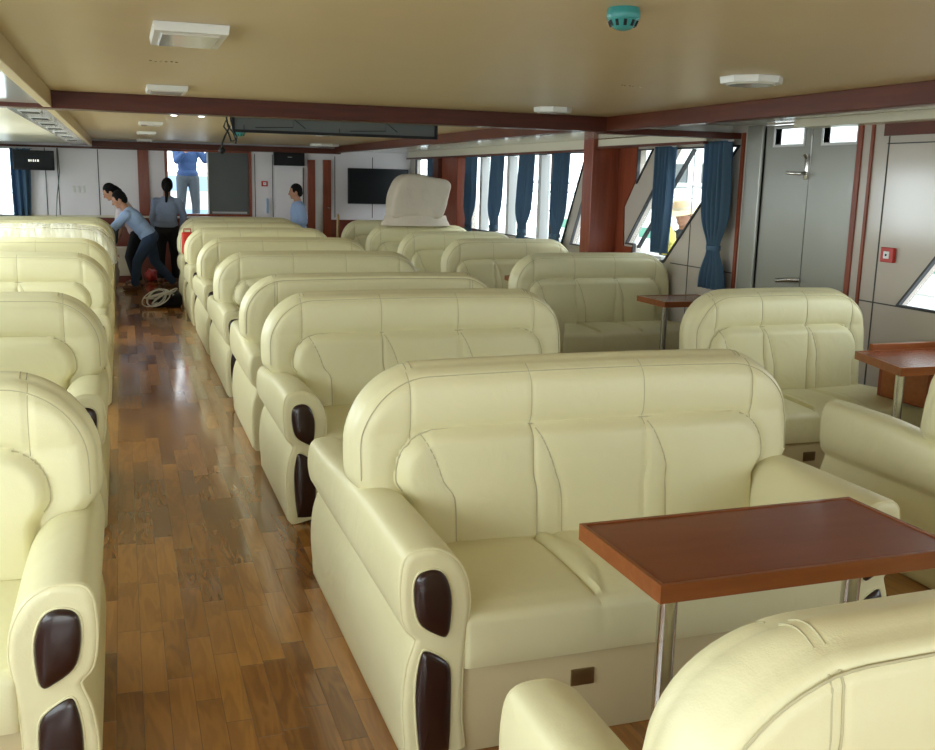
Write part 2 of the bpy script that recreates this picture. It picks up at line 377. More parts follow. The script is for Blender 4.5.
# ceiling beams
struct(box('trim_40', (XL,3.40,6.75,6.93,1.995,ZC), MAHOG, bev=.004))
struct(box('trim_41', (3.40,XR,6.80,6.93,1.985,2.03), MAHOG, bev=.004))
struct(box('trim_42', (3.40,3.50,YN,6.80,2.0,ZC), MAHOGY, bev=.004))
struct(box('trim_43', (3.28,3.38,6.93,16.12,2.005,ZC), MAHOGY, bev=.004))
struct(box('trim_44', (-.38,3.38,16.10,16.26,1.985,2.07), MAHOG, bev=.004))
struct(box('trim_45', (-.43,-.38,YN,16.2,2.0,ZC), CEIL, bev=.003))
# soffits
struct(box('trim_46', (XL,-.43,YN,6.75,2.02,2.09), SOFFIT, smooth=False))
struct(box('trim_47', (-.66,-.43,6.93,16.2,2.0,2.09), SOFFIT, smooth=False))
struct(box('trim_48', (XL,-.66,6.93,16.2,2.02,2.09), CREAMTRIM, smooth=False))
struct(box('trim_49', (3.38,XR,6.93,YF,2.035,2.09), SOFFIT, smooth=False))
struct(box('trim_50', (3.50,XR,YN,6.80,2.085,2.098), SOFFIT, smooth=False))
# curtain boxes
def pelmet(y0,y1,X=4.35,zt=2.035,z0=1.945, num=0):
    o = struct(box('trim_%d'%num, (X,X+.02,y0,y1,z0,zt), CREAMTRIM, bev=.002))
    box('wood_lip', (X-.015,X+.03,y0,y1,z0-.022,z0), MAHOGY, o, smooth=False)
pelmet(9.01,15.6,num=51); pelmet(6.93,8.80,num=52,zt=2.03,z0=1.965)
struct(box('trim_53', (4.44,XR,2.4,5.95,2.03,2.085), CREAMTRIM, bev=.004))

# vents in the left soffit strip
VG='slot vents in the white strip over the left seats'
for i,y in enumerate((7.35,8.2,9.1,10.0,11.0,12.2,13.5)):
    v = thing('ceiling_vent', 'dark slotted vent in the white soffit strip, %s' % ('nearest to the cross beam','second from the cross beam','third from the cross beam','fourth and middle one','third from the far wall','second from the far wall','nearest the far wall')[i], 'vent', (-.545,y,2.0), 0, VG)
    bm=bmesh.new(); add_box(bm,-.07,.07,-.12,.12,-.006,-.0005); mk('vent_plate', bm, FRAMEGR, v, False)
    bm=bmesh.new()
    for k in range(4): add_box(bm,-.055,.055,-.095+k*.05,-.065+k*.05,-.009,-.006)
    mk('vent_slots', bm, BLACK, v, False)

# ------------------------------------------------------------------ sofas
H = 1.005
def gauss(t,w): return math.exp(-(t/w)**2)
_cache={}
def pos_list(Wd, sp=.0100):
    e=[0,.002,.006,.012,.02,.03,.042,.055]
    mid=[.068+i*(Wd-.136)/int((Wd-.136)/sp) for i in range(int((Wd-.136)/sp)+1)]
    return e+mid+[Wd-q for q in reversed(e)]
def back_mesh(Wd):
    key=('b',Wd)
    if key in _cache: return _cache[key]
    R=.25; z0=.34; s=Wd/1.66; cx=Wd/2
    xs=pos_list(Wd)
    n=66; ts=[i/n for i in range(n)]+[1-.02+.02*k/4 for k in range(1,5)]
    ts=sorted(set([t*.98 for t in ts if t<1]+[.98+.02*k/5 for k in range(6)]))
    crown=lambda x: .012*(1-((x-cx)/cx)**2)
    def ztop(x):
        dx=min(x,Wd-x)
        return H+crown(x)-(R-math.sqrt(max(0,R*R-(R-dx)**2)) if dx<R else 0)
    def dist(x,z):
        qx=abs(x-cx)-(Wd/2-R); qz=z-(H+crown(x)-R)
        if qx>0 and qz>0: return max(0,R-math.hypot(qx,qz))
        return max(0,min(Wd/2-abs(x-cx), H+crown(x)-z))
    def rnd(d,r): return 0 if d>=r else r*(1-math.sqrt(max(0,1-(1-d/r)**2)))
    # pad shape
    pl=.135*s; ph=.815; pr=.14
    def pd(x,z):
        hx=Wd/2-pl; qx=abs(x-cx)-(hx-pr); qz=z-(ph-pr)
        if qx>0 and qz>0: return pr-math.hypot(qx,qz)
        return min(hx-abs(x-cx), ph-z)
    sA,sB=.605*s,1.03*s
    leaf=lambda x0,z: x0+.085*s*(1-max(0,min(1,(z-.52)/.29))**2.2)
    def front(x,z):
        d=dist(x,z); y=rnd(d,.065); p=pd(x,z)
        o=0
        if p>0:
            o+=.030*math.sin(PI/2*min(1,p/.045))**.8
            ed=[pl, leaf(.215*s,z), sA, leaf(sA+.01,z), sB, leaf(sB+.01,z), Wd-pl]
            for a,b in zip(ed,ed[1:]):
                if a<x<b: o+=min(.010,.08*(b-a))*math.sin(PI*(x-a)/(b-a))**.6
            for q in (sA,sB): o-=.007*gauss(x-q,.008)
            for q in (leaf(.215*s,z),leaf(sA+.01,z),leaf(sB+.01,z)): o-=.004*gauss(x-q,.011)*ss(.0,.03,p)
        else:
            q=min(1,max(0,(z-ph)/(H-ph)))
            o+=.016*math.sin(PI*q)**.7 if z>ph else 0
            for g,a in ((.185*s,.006),(Wd-.185*s,.006),(sA,.0035),(sB,.0035)):
                if z>ph-.02: o-=a*gauss(x-g,.007)
            o-=.004*gauss(d-.028,.005)
        o-=.008*gauss(p,.018) if z>.5 else 0
        return y-o+.10*(z-.42)
    def rear(x,z):
        d=dist(x,z); y=-rnd(d,.045)
        o=-.005*gauss(d-.022,.008)
        if d>.03: o+=.012*ss(.03,.12,d)
        for g in (.20*s-.008,.20*s+.008,Wd-.20*s-.008,Wd-.20*s+.008): o-=.0045*gauss(x-g,.005)
        return .205+y+o+.08*(z-.42)
    def warp(x,z): return cx+(x-cx)*(1-.055*(1-ss(.585,.66,z)))
    sb=bmesh.new()
    def seam(pts,fn,sg,r=.0024,of=.0016):
        P=[(warp(x,z),fn(x,z)+sg*of,z) for x,z in pts]; add_tube(sb,P,r,6)
    zr=lambda a,b,k=24: [a+(b-a)*i/k for i in range(k+1)]
    ringp=[]
    hx=Wd/2-pl
    for z in zr(.62,ph-pr,8): ringp.append((cx-hx,z))
    for k in range(1,13):
        a=PI-PI/2*k/12; ringp.append((cx-hx+pr+pr*math.cos(a),ph-pr+pr*math.sin(a)))
    full=ringp+[(cx-hx+pr+(2*hx-2*pr)*k/30,ph) for k in range(1,30)]+[(2*cx-x,z) for x,z in reversed(ringp)]
    seam(full,front,-1,.0028,.0045)
    for q in (sA,sB): seam([(q,z) for z in zr(.44,ph-.004)],front,-1)
    for q in (.215*s,sA+.01,sB+.01): seam([(leaf(q,z),z) for z in zr(.44,ph-.012)],front,-1)
    for g in (.185*s,Wd-.185*s,sA,sB):
        seam([(g,z) for z in zr(ph+.004 if 0<g-.3*s<1.0*s else ph-.03,ztop(g)-.004)],front,-1,.0016)
    def outl(dd):
        o=[]; R2=R-dd
        for z in zr(.66,H-R,8): o.append((dd,z))
        for k in range(1,15):
            a=PI-PI/2*k/14; o.append((R+R2*math.cos(a),H-R+R2*math.sin(a)+crown(R+R2*math.cos(a))*k/14))
        n2=[(R+(Wd-2*R)*k/30,H-dd+crown(R+(Wd-2*R)*k/30)) for k in range(1,30)]
        return o+n2+[(Wd-x,z) for x,z in reversed(o)]
    seam(outl(.024),front,-1,.0018)
    seam(outl(.022),rear,1,.0026,.003)
    for g in (.20*s-.009,.20*s+.009,Wd-.20*s-.009,Wd-.20*s+.009): seam([(g,z) for z in zr(.36,ztop(g)-.02,36)],rear,1,.002)
    for g in (.20*s-.009,.20*s+.009,Wd-.20*s-.009,Wd-.20*s+.009):
        zt=ztop(g); a,b=front(g,zt),rear(g,zt); add_tube(sb,[(g,a+(b-a)*k/10,zt+.001+.012*math.sin(PI*k/10)) for k in range(11)],.002,6)
    o=mk('seam_stitching',sb,STITCH); _cache[('bs',Wd)]=o.data; bpy.data.objects.remove(o)
    bm=bmesh.new(); F=[];B=[]
    for x in xs:
        zt=ztop(x); f=[];b=[]
        for t in ts:
            z=z0+(zt-z0)*t
            k=1-.055*(1-ss(.585,.66,z)); X=cx+(x-cx)*k
            f.append(bm.verts.new((X,front(x,z),z))); b.append(bm.verts.new((X,rear(x,z),z)))
        F.append(f);B.append(b)
    nx=len(xs); nz=len(ts)
    for i in range(nx-1):
        for j in range(nz-1):
            bm.faces.new((F[i][j],F[i+1][j],F[i+1][j+1],F[i][j+1])); bm.faces.new((B[i][j],B[i][j+1],B[i+1][j+1],B[i+1][j]))
        bm.faces.new((F[i][0],B[i][0],B[i+1][0],F[i+1][0]))
    # band between the two faces, slightly bulged: over the left side, the top and the right side
    pf=[F[0][j] for j in range(nz)]+[F[i][-1] for i in range(1,nx)]+[F[-1][j] for j in range(nz-2,-1,-1)]
    pb_=[B[0][j] for j in range(nz)]+[B[i][-1] for i in range(1,nx)]+[B[-1][j] for j in range(nz-2,-1,-1)]
    K=8; cols=[]
    for k,(a,b) in enumerate(zip(pf,pb_)):
        p0=pf[max(0,k-1)].co; p1=pf[min(len(pf)-1,k+1)].co; tx,tz=p1.x-p0.x,p1.z-p0.z; l=math.hypot(tx,tz) or 1; nx_,nz_=-tz/l,tx/l
        c=[a]
        for q in range(1,K):
            t=q/K; bu=.013*math.sin(PI*t)*(ss(.6,.7,a.co.z))
            c.append(bm.verts.new((a.co.x+nx_*bu,a.co.y+(b.co.y-a.co.y)*t,a.co.z+nz_*bu)))
        cols.append(c+[b])
    for a,b in zip(cols,cols[1:]):
        for q in range(K): bm.faces.new((a[q],a[q+1],b[q+1],b[q]))
    o=mk('backrest',bm,LEATHER); me=o.data; bpy.data.objects.remove(o); _cache[key]=me; return me
def seat_mesh(x0,x1,depth,Wd,zt=.43,zb=.265,sections=True):
    key=('s',x0,x1,depth,Wd)
    if key in _cache: return _cache[key]
    s=Wd/1.66
    xs=[x0+q for q in pos_list(x1-x0,.016)]
    path=[(.02,zb,0),(.004,zb+.006,0),(0,zb+.02,0)]+[(0-.004*math.sin(PI*k/8),zb+.02+(zt-zb-.055)*k/8,.3) for k in range(1,8)]
    path+=[(.035-.035*math.cos(a),zt-.035+.035*math.sin(a),.5) for a in [PI/2*k/6 for k in range(7)]]
    m=22; path+=[(.035+(depth-.035)*k/m,zt+.012*math.sin(PI*k/m),1) for k in range(1,m+1)]
    sA,sB=.605*s,1.03*s
    bm=bmesh.new(); G=[]
    for x in xs:
        d=min(x-x0,x1-x); k=.02*(1-math.sqrt(max(0,1-(1-min(1,d/.02))**2)))
        col=[]
        for (y,z,w) in path:
            o=0
            if sections and w>0:
                b=.085*s*math.sin(PI*min(1,max(0,(y-.02)/max(.1,depth))))**.8
                for q in (sA,sB): 
                    o-=.008*gauss(x-q,.007)*w
                    o-=.006*gauss(x-q-b-.004,.008)*w
                    if q<x<q+b: o+=.010*w*math.sin(PI*(x-q)/max(b,.001))
                ed=[x0,sA,sB,x1]
                for a,c in zip(ed,ed[1:]):
                    if a<x<c: o+=.012*w*math.sin(PI*(x-a)/(c-a))**.5
            if w>=.99: col.append(bm.verts.new((x,y,z+o-k)))
            elif w>=.5: col.append(bm.verts.new((x,y+k*.5-o*.4,z+o*.7-k*.7)))
            else: col.append(bm.verts.new((x,y+k-o*.5,z)))
        G.append(col)
    for a,b in zip(G,G[1:]):
        for j in range(len(path)-1): bm.faces.new((a[j],b[j],b[j+1],a[j+1]))
    for g in (G[0],G[-1]):
        v=bm.verts.new((g[-1].co.x,depth,zb)); 
        bm.faces.new(g+[v]); g.append(v)
    bm.faces.new([G[0][0],G[0][-1],G[-1][-1],G[-1][0]])
    bm.faces.new([G[i][-2] for i in range(len(G))]+[G[-1][-1],G[0][-1]])
    o=mk('seat_cushion',bm,LEATHER); me=o.data; bpy.data.objects.remove(o); _cache[key]=me; return me
ARM=[(.03,0),(.010,.08),(.004,.20),(.014,.30),(.034,.365),(.034,.385),(.006,.42),(-.006,.50),(-.002,.59),(.014,.630),(.050,.643),(.105,.640),(.155,.612),(.190,.555),(.204,.48),(.200,.42),(.192,.34),(.186,.26),(.186,.12),(.186,0)]
def arm_mesh(D):
    key=('a',D)
    if key in _cache: return _cache[key]
    base=smooth_loop(ARM,3)[:-3]
    base=[(x,max(0,z)) for x,z in base]
    cx,cz=.1,.32
    def ring(y,sh,top=0):
        out=[]
        for x,z in base:
            dx=x-cx; dz=z-cz
            l=math.hypot(dx,dz)
            if z<.01: out.append((cx+dx*(1-sh/.1*.9),y,z)); continue
            nz=dz/l if z>.55 else 0; nx=dx/abs(dx) if abs(dx)>.02 else dx/.02
            zz=z-sh*(max(0,nz)) - top*ss(.4,.62,z)
            out.append((x-sh*nx,y,zz))
        return out
    rings=[]
    r=.022
    for k in range(6):
        a=PI/2*k/5; rings.append(ring(r*(1-math.sin(a)) if False else r-r*math.sin(a), r-r*math.cos(a)) )
    rings=rings[::-1]     # front most first
    n=14
    for k in range(1,n): rings.append(ring(r+(D-2*r)*k/n,0,.05*ss(.25,1,k/n)))
    for k in range(6):
        a=PI/2*k/5; rings.append(ring(D-r+r*math.sin(a), r-r*math.cos(a), .05))
    bm=bmesh.new(); loft(bm,rings)
    pb=bmesh.new(); P=[(x,.010,z) for x,_,z in ring(0,.004)]; add_tube(pb,P,.0032,6)
    o=mk('arm_piping',pb,LEATHER); _cache[('ap',D)]=o.data; bpy.data.objects.remove(o)
    o=mk('arm',bm,LEATHER); me=o.data; bpy.data.objects.remove(o); _cache[key]=me; return me
def inlay_mesh(pts,nm):
    if nm in _cache: return _cache[nm]
    lp=smooth_loop(pts,4); cx=sum(p[0] for p in lp)/len(lp); cz=sum(p[1] for p in lp)/len(lp)
    def rr(k,y): return [(cx+(x-cx)*k,y,cz+(z-cz)*k) for x,z in lp]
    bm=bmesh.new(); loft(bm,[rr(1,.012),rr(1,-.006),rr(.96,-.011),rr(.86,-.015),rr(.5,-.019),rr(.05,-.020)])
    o=mk('inlay',bm,INLAY); me=o.data; bpy.data.objects.remove(o); _cache[nm]=me; return me
UP=[(.052,.575),(.036,.545),(.038,.48),(.056,.425),(.105,.390),(.128,.385),(.138,.42),(.140,.50),(.122,.560),(.092,.582)]
LO=[(.074,.345),(.056,.330),(.044,.25),(.046,.15),(.056,.05),(.064,.035),(.132,.035),(.142,.06),(.144,.20),(.140,.285),(.118,.318)]
def rim_mesh(pts,nm):
    if nm in _cache: return _cache[nm]
    lp=smooth_loop(pts,4); cx=sum(p[0] for p in lp)/len(lp); cz=sum(p[1] for p in lp)/len(lp)
    P=[(cx+(x-cx)*1.07,-.001,cz+(z-cz)*1.03) for x,z in lp]; bm=bmesh.new(); add_tube(bm,P+[P[0]],.003,8,False)
    o=mk('rim',bm,LEATHER); me=o.data; bpy.data.objects.remove(o); _cache[nm]=me; return me
mirror_cache={}
def mirror(me, x):
    k=(me.name,x)
    if k not in mirror_cache:
        m=me.copy(); m.transform(Matrix.Translation((x,0,0))@Matrix.Scale(-1,4,(1,0,0))); m.flip_normals(); mirror_cache[k]=m
    return mirror_cache[k]
PULL=[None]
def sofa(label, x, y, face='camera', Wd=1.67, D=.98, left=True, right=True, group=None, rz=0, boff=.55):
    """x = outer left edge in the room, y = front edge of the arms"""
    away = face=='away'
    t = thing('sofa', label, 'sofa', (x+Wd,y,0) if away else (x,y,0), (PI if away else 0)+rz, group)
    if away: left,right = right,left
    bk=inst('backrest', back_mesh(Wd), t, (0,boff,0)); inst('seam_stitching', _cache[('bs',Wd)], bk)
    xa = .185 if left else .0; xb = Wd-(.185 if right else .0)
    seat=seat_mesh(xa,xb,.62,Wd); inst('seat_cushion', seat, t)
    if D>1.3:
        m=seat_mesh(xa,xb,D-.76,Wd+.0001); k=('r',m.name,D)
        if k not in _cache:
            q=m.copy(); q.transform(Matrix.Translation((0,D,0))@Matrix.Scale(-1,4,(0,1,0))); q.flip_normals(); _cache[k]=q
        inst('rear_seat_cushion', _cache[k], t)
    k=('base',xa,xb,D)
    if k not in _cache:
        bm=bmesh.new(); add_box(bm, xa-.01,xb+.01,.025,D-.03,.0,.27,bev=.006); o=mk('base',bm,VINYL); _cache[k]=o.data; bpy.data.objects.remove(o)
    b=inst('base', _cache[k], t)
    if 'pull' not in _cache:
        bm=bmesh.new(); add_box(bm,-.038,.038,-.004,.004,-.026,.026,bev=.003); o=mk('p',bm,BRASS); _cache['pull']=o.data; bpy.data.objects.remove(o)
        bm=bmesh.new(); add_box(bm,-.024,.02,-.0065,-.003,-.010,-.002); add_lathe(bm,[(.006,-.006),(.007,.0),(.004,.006)],(.018,-.008,-.002),10); o=mk('q',bm,BLACK); _cache['slot']=o.data; bpy.data.objects.remove(o)
    p=inst('pull_plate', _cache['pull'], b, (.56*Wd/1.66,.021,.185)); 
    sides=[]
    if left: sides.append(0)
    if right: sides.append(1)
    am=arm_mesh(D)
    for sd in sides:
        a=inst('arm', am if sd==0 else mirror(am,Wd), t)
        ap=_cache[('ap',D)]; inst('piping', ap if sd==0 else mirror(ap,Wd), a)
        for nm,pts in (('upper_inlay',UP),('lower_inlay',LO)):
            im=inlay_mesh(pts,nm); rm=rim_mesh(pts,nm+'r')
            i=inst('inlay', im if sd==0 else mirror(im,Wd), a); i['label']='dark brown glossy inlay'
            inst('inlay_rim', rm if sd==0 else mirror(rm,Wd), a)
    return t
GM='cream sofas in the middle block'; GL='cream sofas along the left side'; GR='cream sofas along the right windows'
sofa('cream leather sofa at the bottom right corner, seen from behind, table in front of it', .675,1.68,'away',group=GM,boff=.455)
sofa('large cream leather three-seat sofa facing the nearest wood table, dark inlays on its arm', .670,2.41,D=1.43,group=GM)
sofa('cream leather sofa directly behind the largest one, both dark arm inlays showing', .67,4.47,group=GM)
sofa('cream leather sofa facing away, back to back with the second sofa of the middle block', .67,6.88,'away',D=1.08,group=GM)
sofa('shaded cream leather sofa in middle block, fourth back counted from the large table', .67,7.33,D=1.48,group=GM)
sofa('cream leather sofa in middle block, fifth back counted from the large table', .67,9.15,D=1.48,group=GM)
sofa('cream leather sofa in middle block with red bag tucked behind it', .66,11.0,group=GM)
sofa('cream leather sofa in middle block just beyond the red bag', .66,12.45,group=GM)
sofa('farthest cream leather sofa of the middle block, just its top edge showing', .75,13.85,group=GM)
LL=('cream leather sofa at bottom left corner, dark inlays on its aisle arm','cream leather sofa second from the front on the left side','cream leather sofa third from front on left, arm inlay showing above the one ahead',
    'cream leather sofa on left just in front of the plastic wrapped one','cream leather sofa on left wrapped in wrinkled clear plastic','cream leather sofa on left just behind the plastic wrapped one','farthest cream leather sofa on the left, under the small black screen')
for l,y in zip(LL,(2.42,4.62,7.25,8.95,11.0,12.3,13.42)):
    sofa(l,-1.76+(.008 if y<3 else 0),y,Wd=1.65,group=GL,boff=.62 if y<3 else .55)
sofa('cream leather sofa cut by the right edge, its long side arm facing the middle block',3.08,3.74,'away',Wd=1.45,right=False,group=GR)
sofa('cream leather two-seat sofa beside the corner table, in front of the grey door',3.075,4.28,Wd=1.23,right=False,group=GR)
sofa('cream leather sofa below the slanted window with small table at its right end',3.085,7.08,Wd=1.49,right=False,group=GR)
sofa('cream leather sofa in right block just left of the wood column',3.10,9.05,Wd=1.44,right=False,group=GR)
sofa('cream leather sofa in right block just in front of the cloth covered bundle',3.0,10.4,Wd=1.44,right=False,group=GR)
sofa('cream leather sofa in right block carrying the cloth covered bundle',2.98,11.9,Wd=1.44,right=False,group=GR)
sofa('farthest cream leather sofa of the right block, below the wall television',2.95,13.3,Wd=1.44,right=False,group=GR)

# clear plastic thrown over the fifth sofa on the left
def wrap(par):
    me=back_mesh(1.65).copy(); me.name='plastic_cover'
    from mathutils import noise
    bm=bmesh.new(); bm.from_mesh(me)
    bmesh.ops.recalc_face_normals(bm,faces=bm.faces); bm.normal_update()
    for v in bm.verts:
        k=noise.noise(Vector((v.co.x*9,v.co.y*5,v.co.z*2.5)))
        v.co+=v.normal*(.026+.020*k); v.co.x=max(v.co.x,.0)
        if v.co.z<.6: v.co.z-=.2*(.6-v.co.z)/.26
    me2=bpy.data.meshes.new('plastic_cover'); bm.to_mesh(me2); bm.free(); me2.materials.append(WRAP)
    for p in me2.polygons: p.use_smooth=True
    o=bpy.data.objects.new('plastic_cover',me2); link(o,par); o.location=(0,.55,0); o['label']='wrinkled clear plastic cover'
wrap([o for o in C.objects if o.get('label','').startswith('cream leather sofa on left wrapped')][0])

# ------------------------------------------------------------------ tables
def table(label, x0,x1,y0,y1, legs, zt=.72, poly=None):
    cx,cy=(x0+x1)/2,(y0+y1)/2
    t=thing('pedestal_table', label, 'table', (cx,cy,0), 0, 'wood tables between the sofas')
    P=poly or [(x0,y0),(x1,y0),(x1,y1),(x0,y1)]
    P=[(a-cx,b-cy) for a,b in P]
    def ringz(p,z): return [(a,b,z) for a,b in p]
    I=inset(P,.012)
    bm=bmesh.new(); loft(bm,[ringz(I,zt-.042),ringz(I,zt-.003)]); mk('table_top',bm,TABLEW,t,False)
    bm=bmesh.new()
    for i in range(len(P)):
        j=(i+1)%len(P); vs=[]
        for z in (zt-.045,zt):
            vs+= [bm.verts.new((*P[i],z)),bm.verts.new((*P[j],z)),bm.verts.new((*I[j],z)),bm.verts.new((*I[i],z))]
        for f in ((3,2,1,0),(4,5,6,7),(0,1,5,4),(1,2,6,5),(2,3,7,6),(3,0,4,7)): bm.faces.new([vs[q] for q in f])
    mk('edge_band',bm,TABLEE,t,False)
    for (lx,ly) in legs:
        l=bmesh.new(); add_tube(l,[(lx-cx,ly-cy,.004),(lx-cx,ly-cy,zt-.045)],.0245,20); q=mk('leg',l,STEEL,t)
        l=bmesh.new(); add_lathe(l,[(.07,0),(.07,.006),(.03,.012),(.026,.03)],(lx-cx,ly-cy,0),24); mk('foot_flange',l,STEEL,q)
    return t
table('large red-brown wood table on two steel legs in the foreground',1.13,2.015,1.855,2.29,[(1.24,2.0),(1.85,2.06)])
table('small wood table at the right end of the sofa below the slanted window',3.99,4.56,6.77,7.22,[(4.07,6.9),(4.42,7.02)])
t2=table('wood corner table with drawer at the right edge, beside the two-seat sofa',3.78,4.58,4.0,4.52,[(3.865,4.1)],poly=[(3.77,4.0),(4.57,4.0),(4.57,4.50),(3.90,4.50)])
cb=box('drawer_box',(4.10-4.18,4.56-4.18,4.10-4.26,4.52-4.26,.45,.675),MAHOGZ,t2,bev=.004)
box('drawer_front',(4.09-4.18,4.10-4.18,4.14-4.26,4.48-4.26,.46,.64),TABLEE,t2,bev=.003)
box('back_board',(4.02-4.18,4.57-4.18,4.50-4.26,4.53-4.26,.66,.755),TABLEE,t2,bev=.003)
table('distant wood table corner peeking out between right block sofas',3.50,4.30,8.62,8.98,[(3.6,8.7),(4.2,8.85)])

# ------------------------------------------------------------------ curtains
CG='blue curtains on the right windows'
def curtain(label, x, y0,y1, yb0,yb1, z1,z0, tie=None, group=CG, folds=5, amp=.036):
    cy=(y0+y1)/2
    t=thing('curtain', label, 'curtain', (x,cy,z1), 0, group)
    bm=bmesh.new(); nu,nv=48,40; G=[]
    for j in range(nv+1):
        v=j/nv; z=z0+(z1-z0)*(1-v)
        a=y0+(yb0-y0)*v**1.3; b=y1+(yb1-y1)*v**1.3; am=amp
        if tie:
            tz,tw=tie; k=gauss(z-tz,.16); m=(a+b)/2; a=a+(m-tw-a)*k; b=b+(m+tw-b)*k; am=amp*(1-.5*k)
        row=[]
        for i in range(nu+1):
            u=i/nu; yy=a+(b-a)*u
            row.append(bm.verts.new((am*math.sin(2*PI*folds*u+.8*math.sin(3*v+i*.05)),yy-cy,z-z1)))
        G.append(row)
    for p,q in zip(G,G[1:]):
        for i in range(nu): bm.faces.new((p[i],p[i+1],q[i+1],q[i]))
    c=mk('cloth',bm,CURTAIN,t); s=c.modifiers.new('thick','SOLIDIFY'); s.thickness=.003
    if tie:
        tz,tw=tie; m=((y0+y1)/2*(1-((z1-tz)/(z1-z0))**1.3)+(yb0+yb1)/2*((z1-tz)/(z1-z0))**1.3)
        b2=bmesh.new(); 
        P=[((amp+.012)*math.cos(a),m-cy+(tw+.012)*math.sin(a)) for a in [2*PI*k/20 for k in range(20)]]
        loft(b2,[[(px,py,tz-z1-.02) for px,py in P],[(px,py,tz-z1+.02) for px,py in P]]); mk('tie_band',b2,CURTAIN,t)
    bm=bmesh.new(); add_tube(bm,[(0,y0-cy-.03,.0),(0,y1-cy+.03,.0)],.008,8); mk('rail',bm,FRAMEGR,t)
    return t
curtain('blue curtain tied near its foot beside the grey door',4.50,6.79,7.13,6.76,7.08,1.97,.80,(1.13,.07),amp=.034)
curtain('blue curtain hanging across the slanted window beside the man in straw hat',4.54,7.70,8.0,7.76,7.97,1.95,1.02,None,amp=.034)
curtain('blue curtain nearest the wood column on the far side windows',4.50,9.80,10.10,9.93,10.22,1.94,.90,(1.04,.07))
curtain('second blue curtain beyond the wood column',4.50,10.76,11.12,10.90,11.25,1.94,.90,(1.04,.07))
curtain('third blue curtain beyond the wood column',4.50,11.74,12.08,11.88,12.2,1.94,.90,(1.04,.07))
curtain('fourth blue curtain, next to the farther wood pillar',4.50,12.74,13.06,12.85,13.15,1.94,.90,(1.04,.07))
curtain('blue curtain beyond the farther wood pillar, near the television',4.50,14.5,14.9,14.55,14.85,1.94,.93,None)
cc=curtain('blue curtain in the far left corner behind the black screen',0,-.14,.14,-.13,.10,1.93,.95,None,group='blue curtains on the left windows',folds=3,amp=.03)
cc.location=(-1.38,16.2,1.93); cc.rotation_euler=(0,0,-PI/2)
curtain('sliver of blue curtain at the left picture edge',-1.735,13.9,14.3,14.0,14.4,1.93,1.04,None,group='blue curtains on the left windows',folds=4,amp=.05)

# ------------------------------------------------------------------ ceiling items
LGp='white ceiling plates'
def cplate(label, pts, th=.028, mt=WHITEP):
    cx=sum(p[0] for p in pts)/len(pts); cy=sum(p[1] for p in pts)/len(pts)
    t=thing('ceiling_light', label, 'ceiling light', (cx,cy,ZC), 0, LGp)
    P=[(a-cx,b-cy) for a,b in pts]
    bm=bmesh.new(); loft(bm,[[(a,b,-.001) for a,b in P],[(a,b,-.008) for a,b in P],[(a*.97,b*.97,-th) for a,b in P]]); mk('light_housing',bm,mt,t,False)
    bm=bmesh.new(); Q=[(a*.8,b*.8) for a,b in P]; loft(bm,[[(a,b,-th) for a,b in Q],[(a*.95,b*.95,-th-.006) for a,b in Q]]); mk('diffuser',bm,SOFFIT,t,False)
    return t
def rc(cx,cy,w,d,a=0):
    return [(cx+u*math.cos(a)-v*math.sin(a), cy+u*math.sin(a)+v*math.cos(a)) for u,v in ((-w/2,-d/2),(w/2,-d/2),(w/2,d/2),(-w/2,d/2))]
cplate('large white rectangular ceiling light at upper left', rc(.24,3.68,.24,.42),th=.03)
cplate('white rectangular ceiling light just before the cross beam, upper left', rc(.27,6.1,.22,.35))
def octa(cx,cy,r): return [(cx+r*math.cos(PI/8+k*PI/4),cy+r*math.sin(PI/8+k*PI/4)) for k in range(8)]
cplate('white eight-sided ceiling light at upper right', octa(2.68,3.92,.14),th=.03)
cplate('white eight-sided ceiling light touching the cross beam in the centre', octa(2.70,6.15,.125),th=.03)
cplate('white ceiling light beyond the cross beam, nearer of three in line', rc(.30,10.3,.22,.3))
cplate('white ceiling light beyond the cross beam, middle of three in line', rc(.32,12.8,.22,.3))
cplate('white ceiling light beyond the cross beam, farthest of three in line', rc(.36,15.7,.22,.3))
cplate('white ceiling light near the far beam above the doors', octa(2.90,15.0,.22),th=.035)
cplate('small pale ceiling light behind the hanging grey board', octa(2.2,11.5,.12),th=.02)
def detector(label,x,y,r=.047):
    t=thing('smoke_detector',label,'smoke detector',(x,y,ZC))
    bm=bmesh.new(); add_lathe(bm,[(r*.9,-.0),(r,-.012),(r,-.026),(r*.92,-.032)]); mk('base_ring',bm,TEAL,t)
    bm=bmesh.new(); add_lathe(bm,[(r*.85,-.032),(r*.72,-.046),(r*.5,-.056),(r*.2,-.060)]); mk('sensor_dome',bm,TEAL,t)
    bm=bmesh.new()
    for k in range(10):
        a=2*PI*k/10; add_tube(bm,[(r*.84*math.cos(a),r*.84*math.sin(a),-.034),(r*.70*math.cos(a),r*.70*math.sin(a),-.049)],.0045,6)
    mk('grille',bm,BLACK,t)
detector('teal smoke detector on the ceiling at top right',1.345,2.60)
detector('small teal smoke detector beyond the cross beam, under the grey board',1.28,11.6,.07)
DG='small downlights at the cross beam'
for lab,x in (('left one of the two small bright downlights beyond the cross beam',.44),('right one of the two small bright downlights beyond the cross beam',.66)):
    t=thing('downlight',lab,'downlight',(x,8.75,ZC),0,DG)
    bm=bmesh.new(); add_lathe(bm,[(.035,0),(.035,-.006),(.028,-.010)]); mk('bezel',bm,WHITE,t)
    bm=bmesh.new(); add_lathe(bm,[(.024,-.010),(.024,-.014),(.01,-.017)]); mk('lens',bm,mat('lamp_lens',(.9,.9,.85),.2,emis=((1,.97,.88),6)),t)
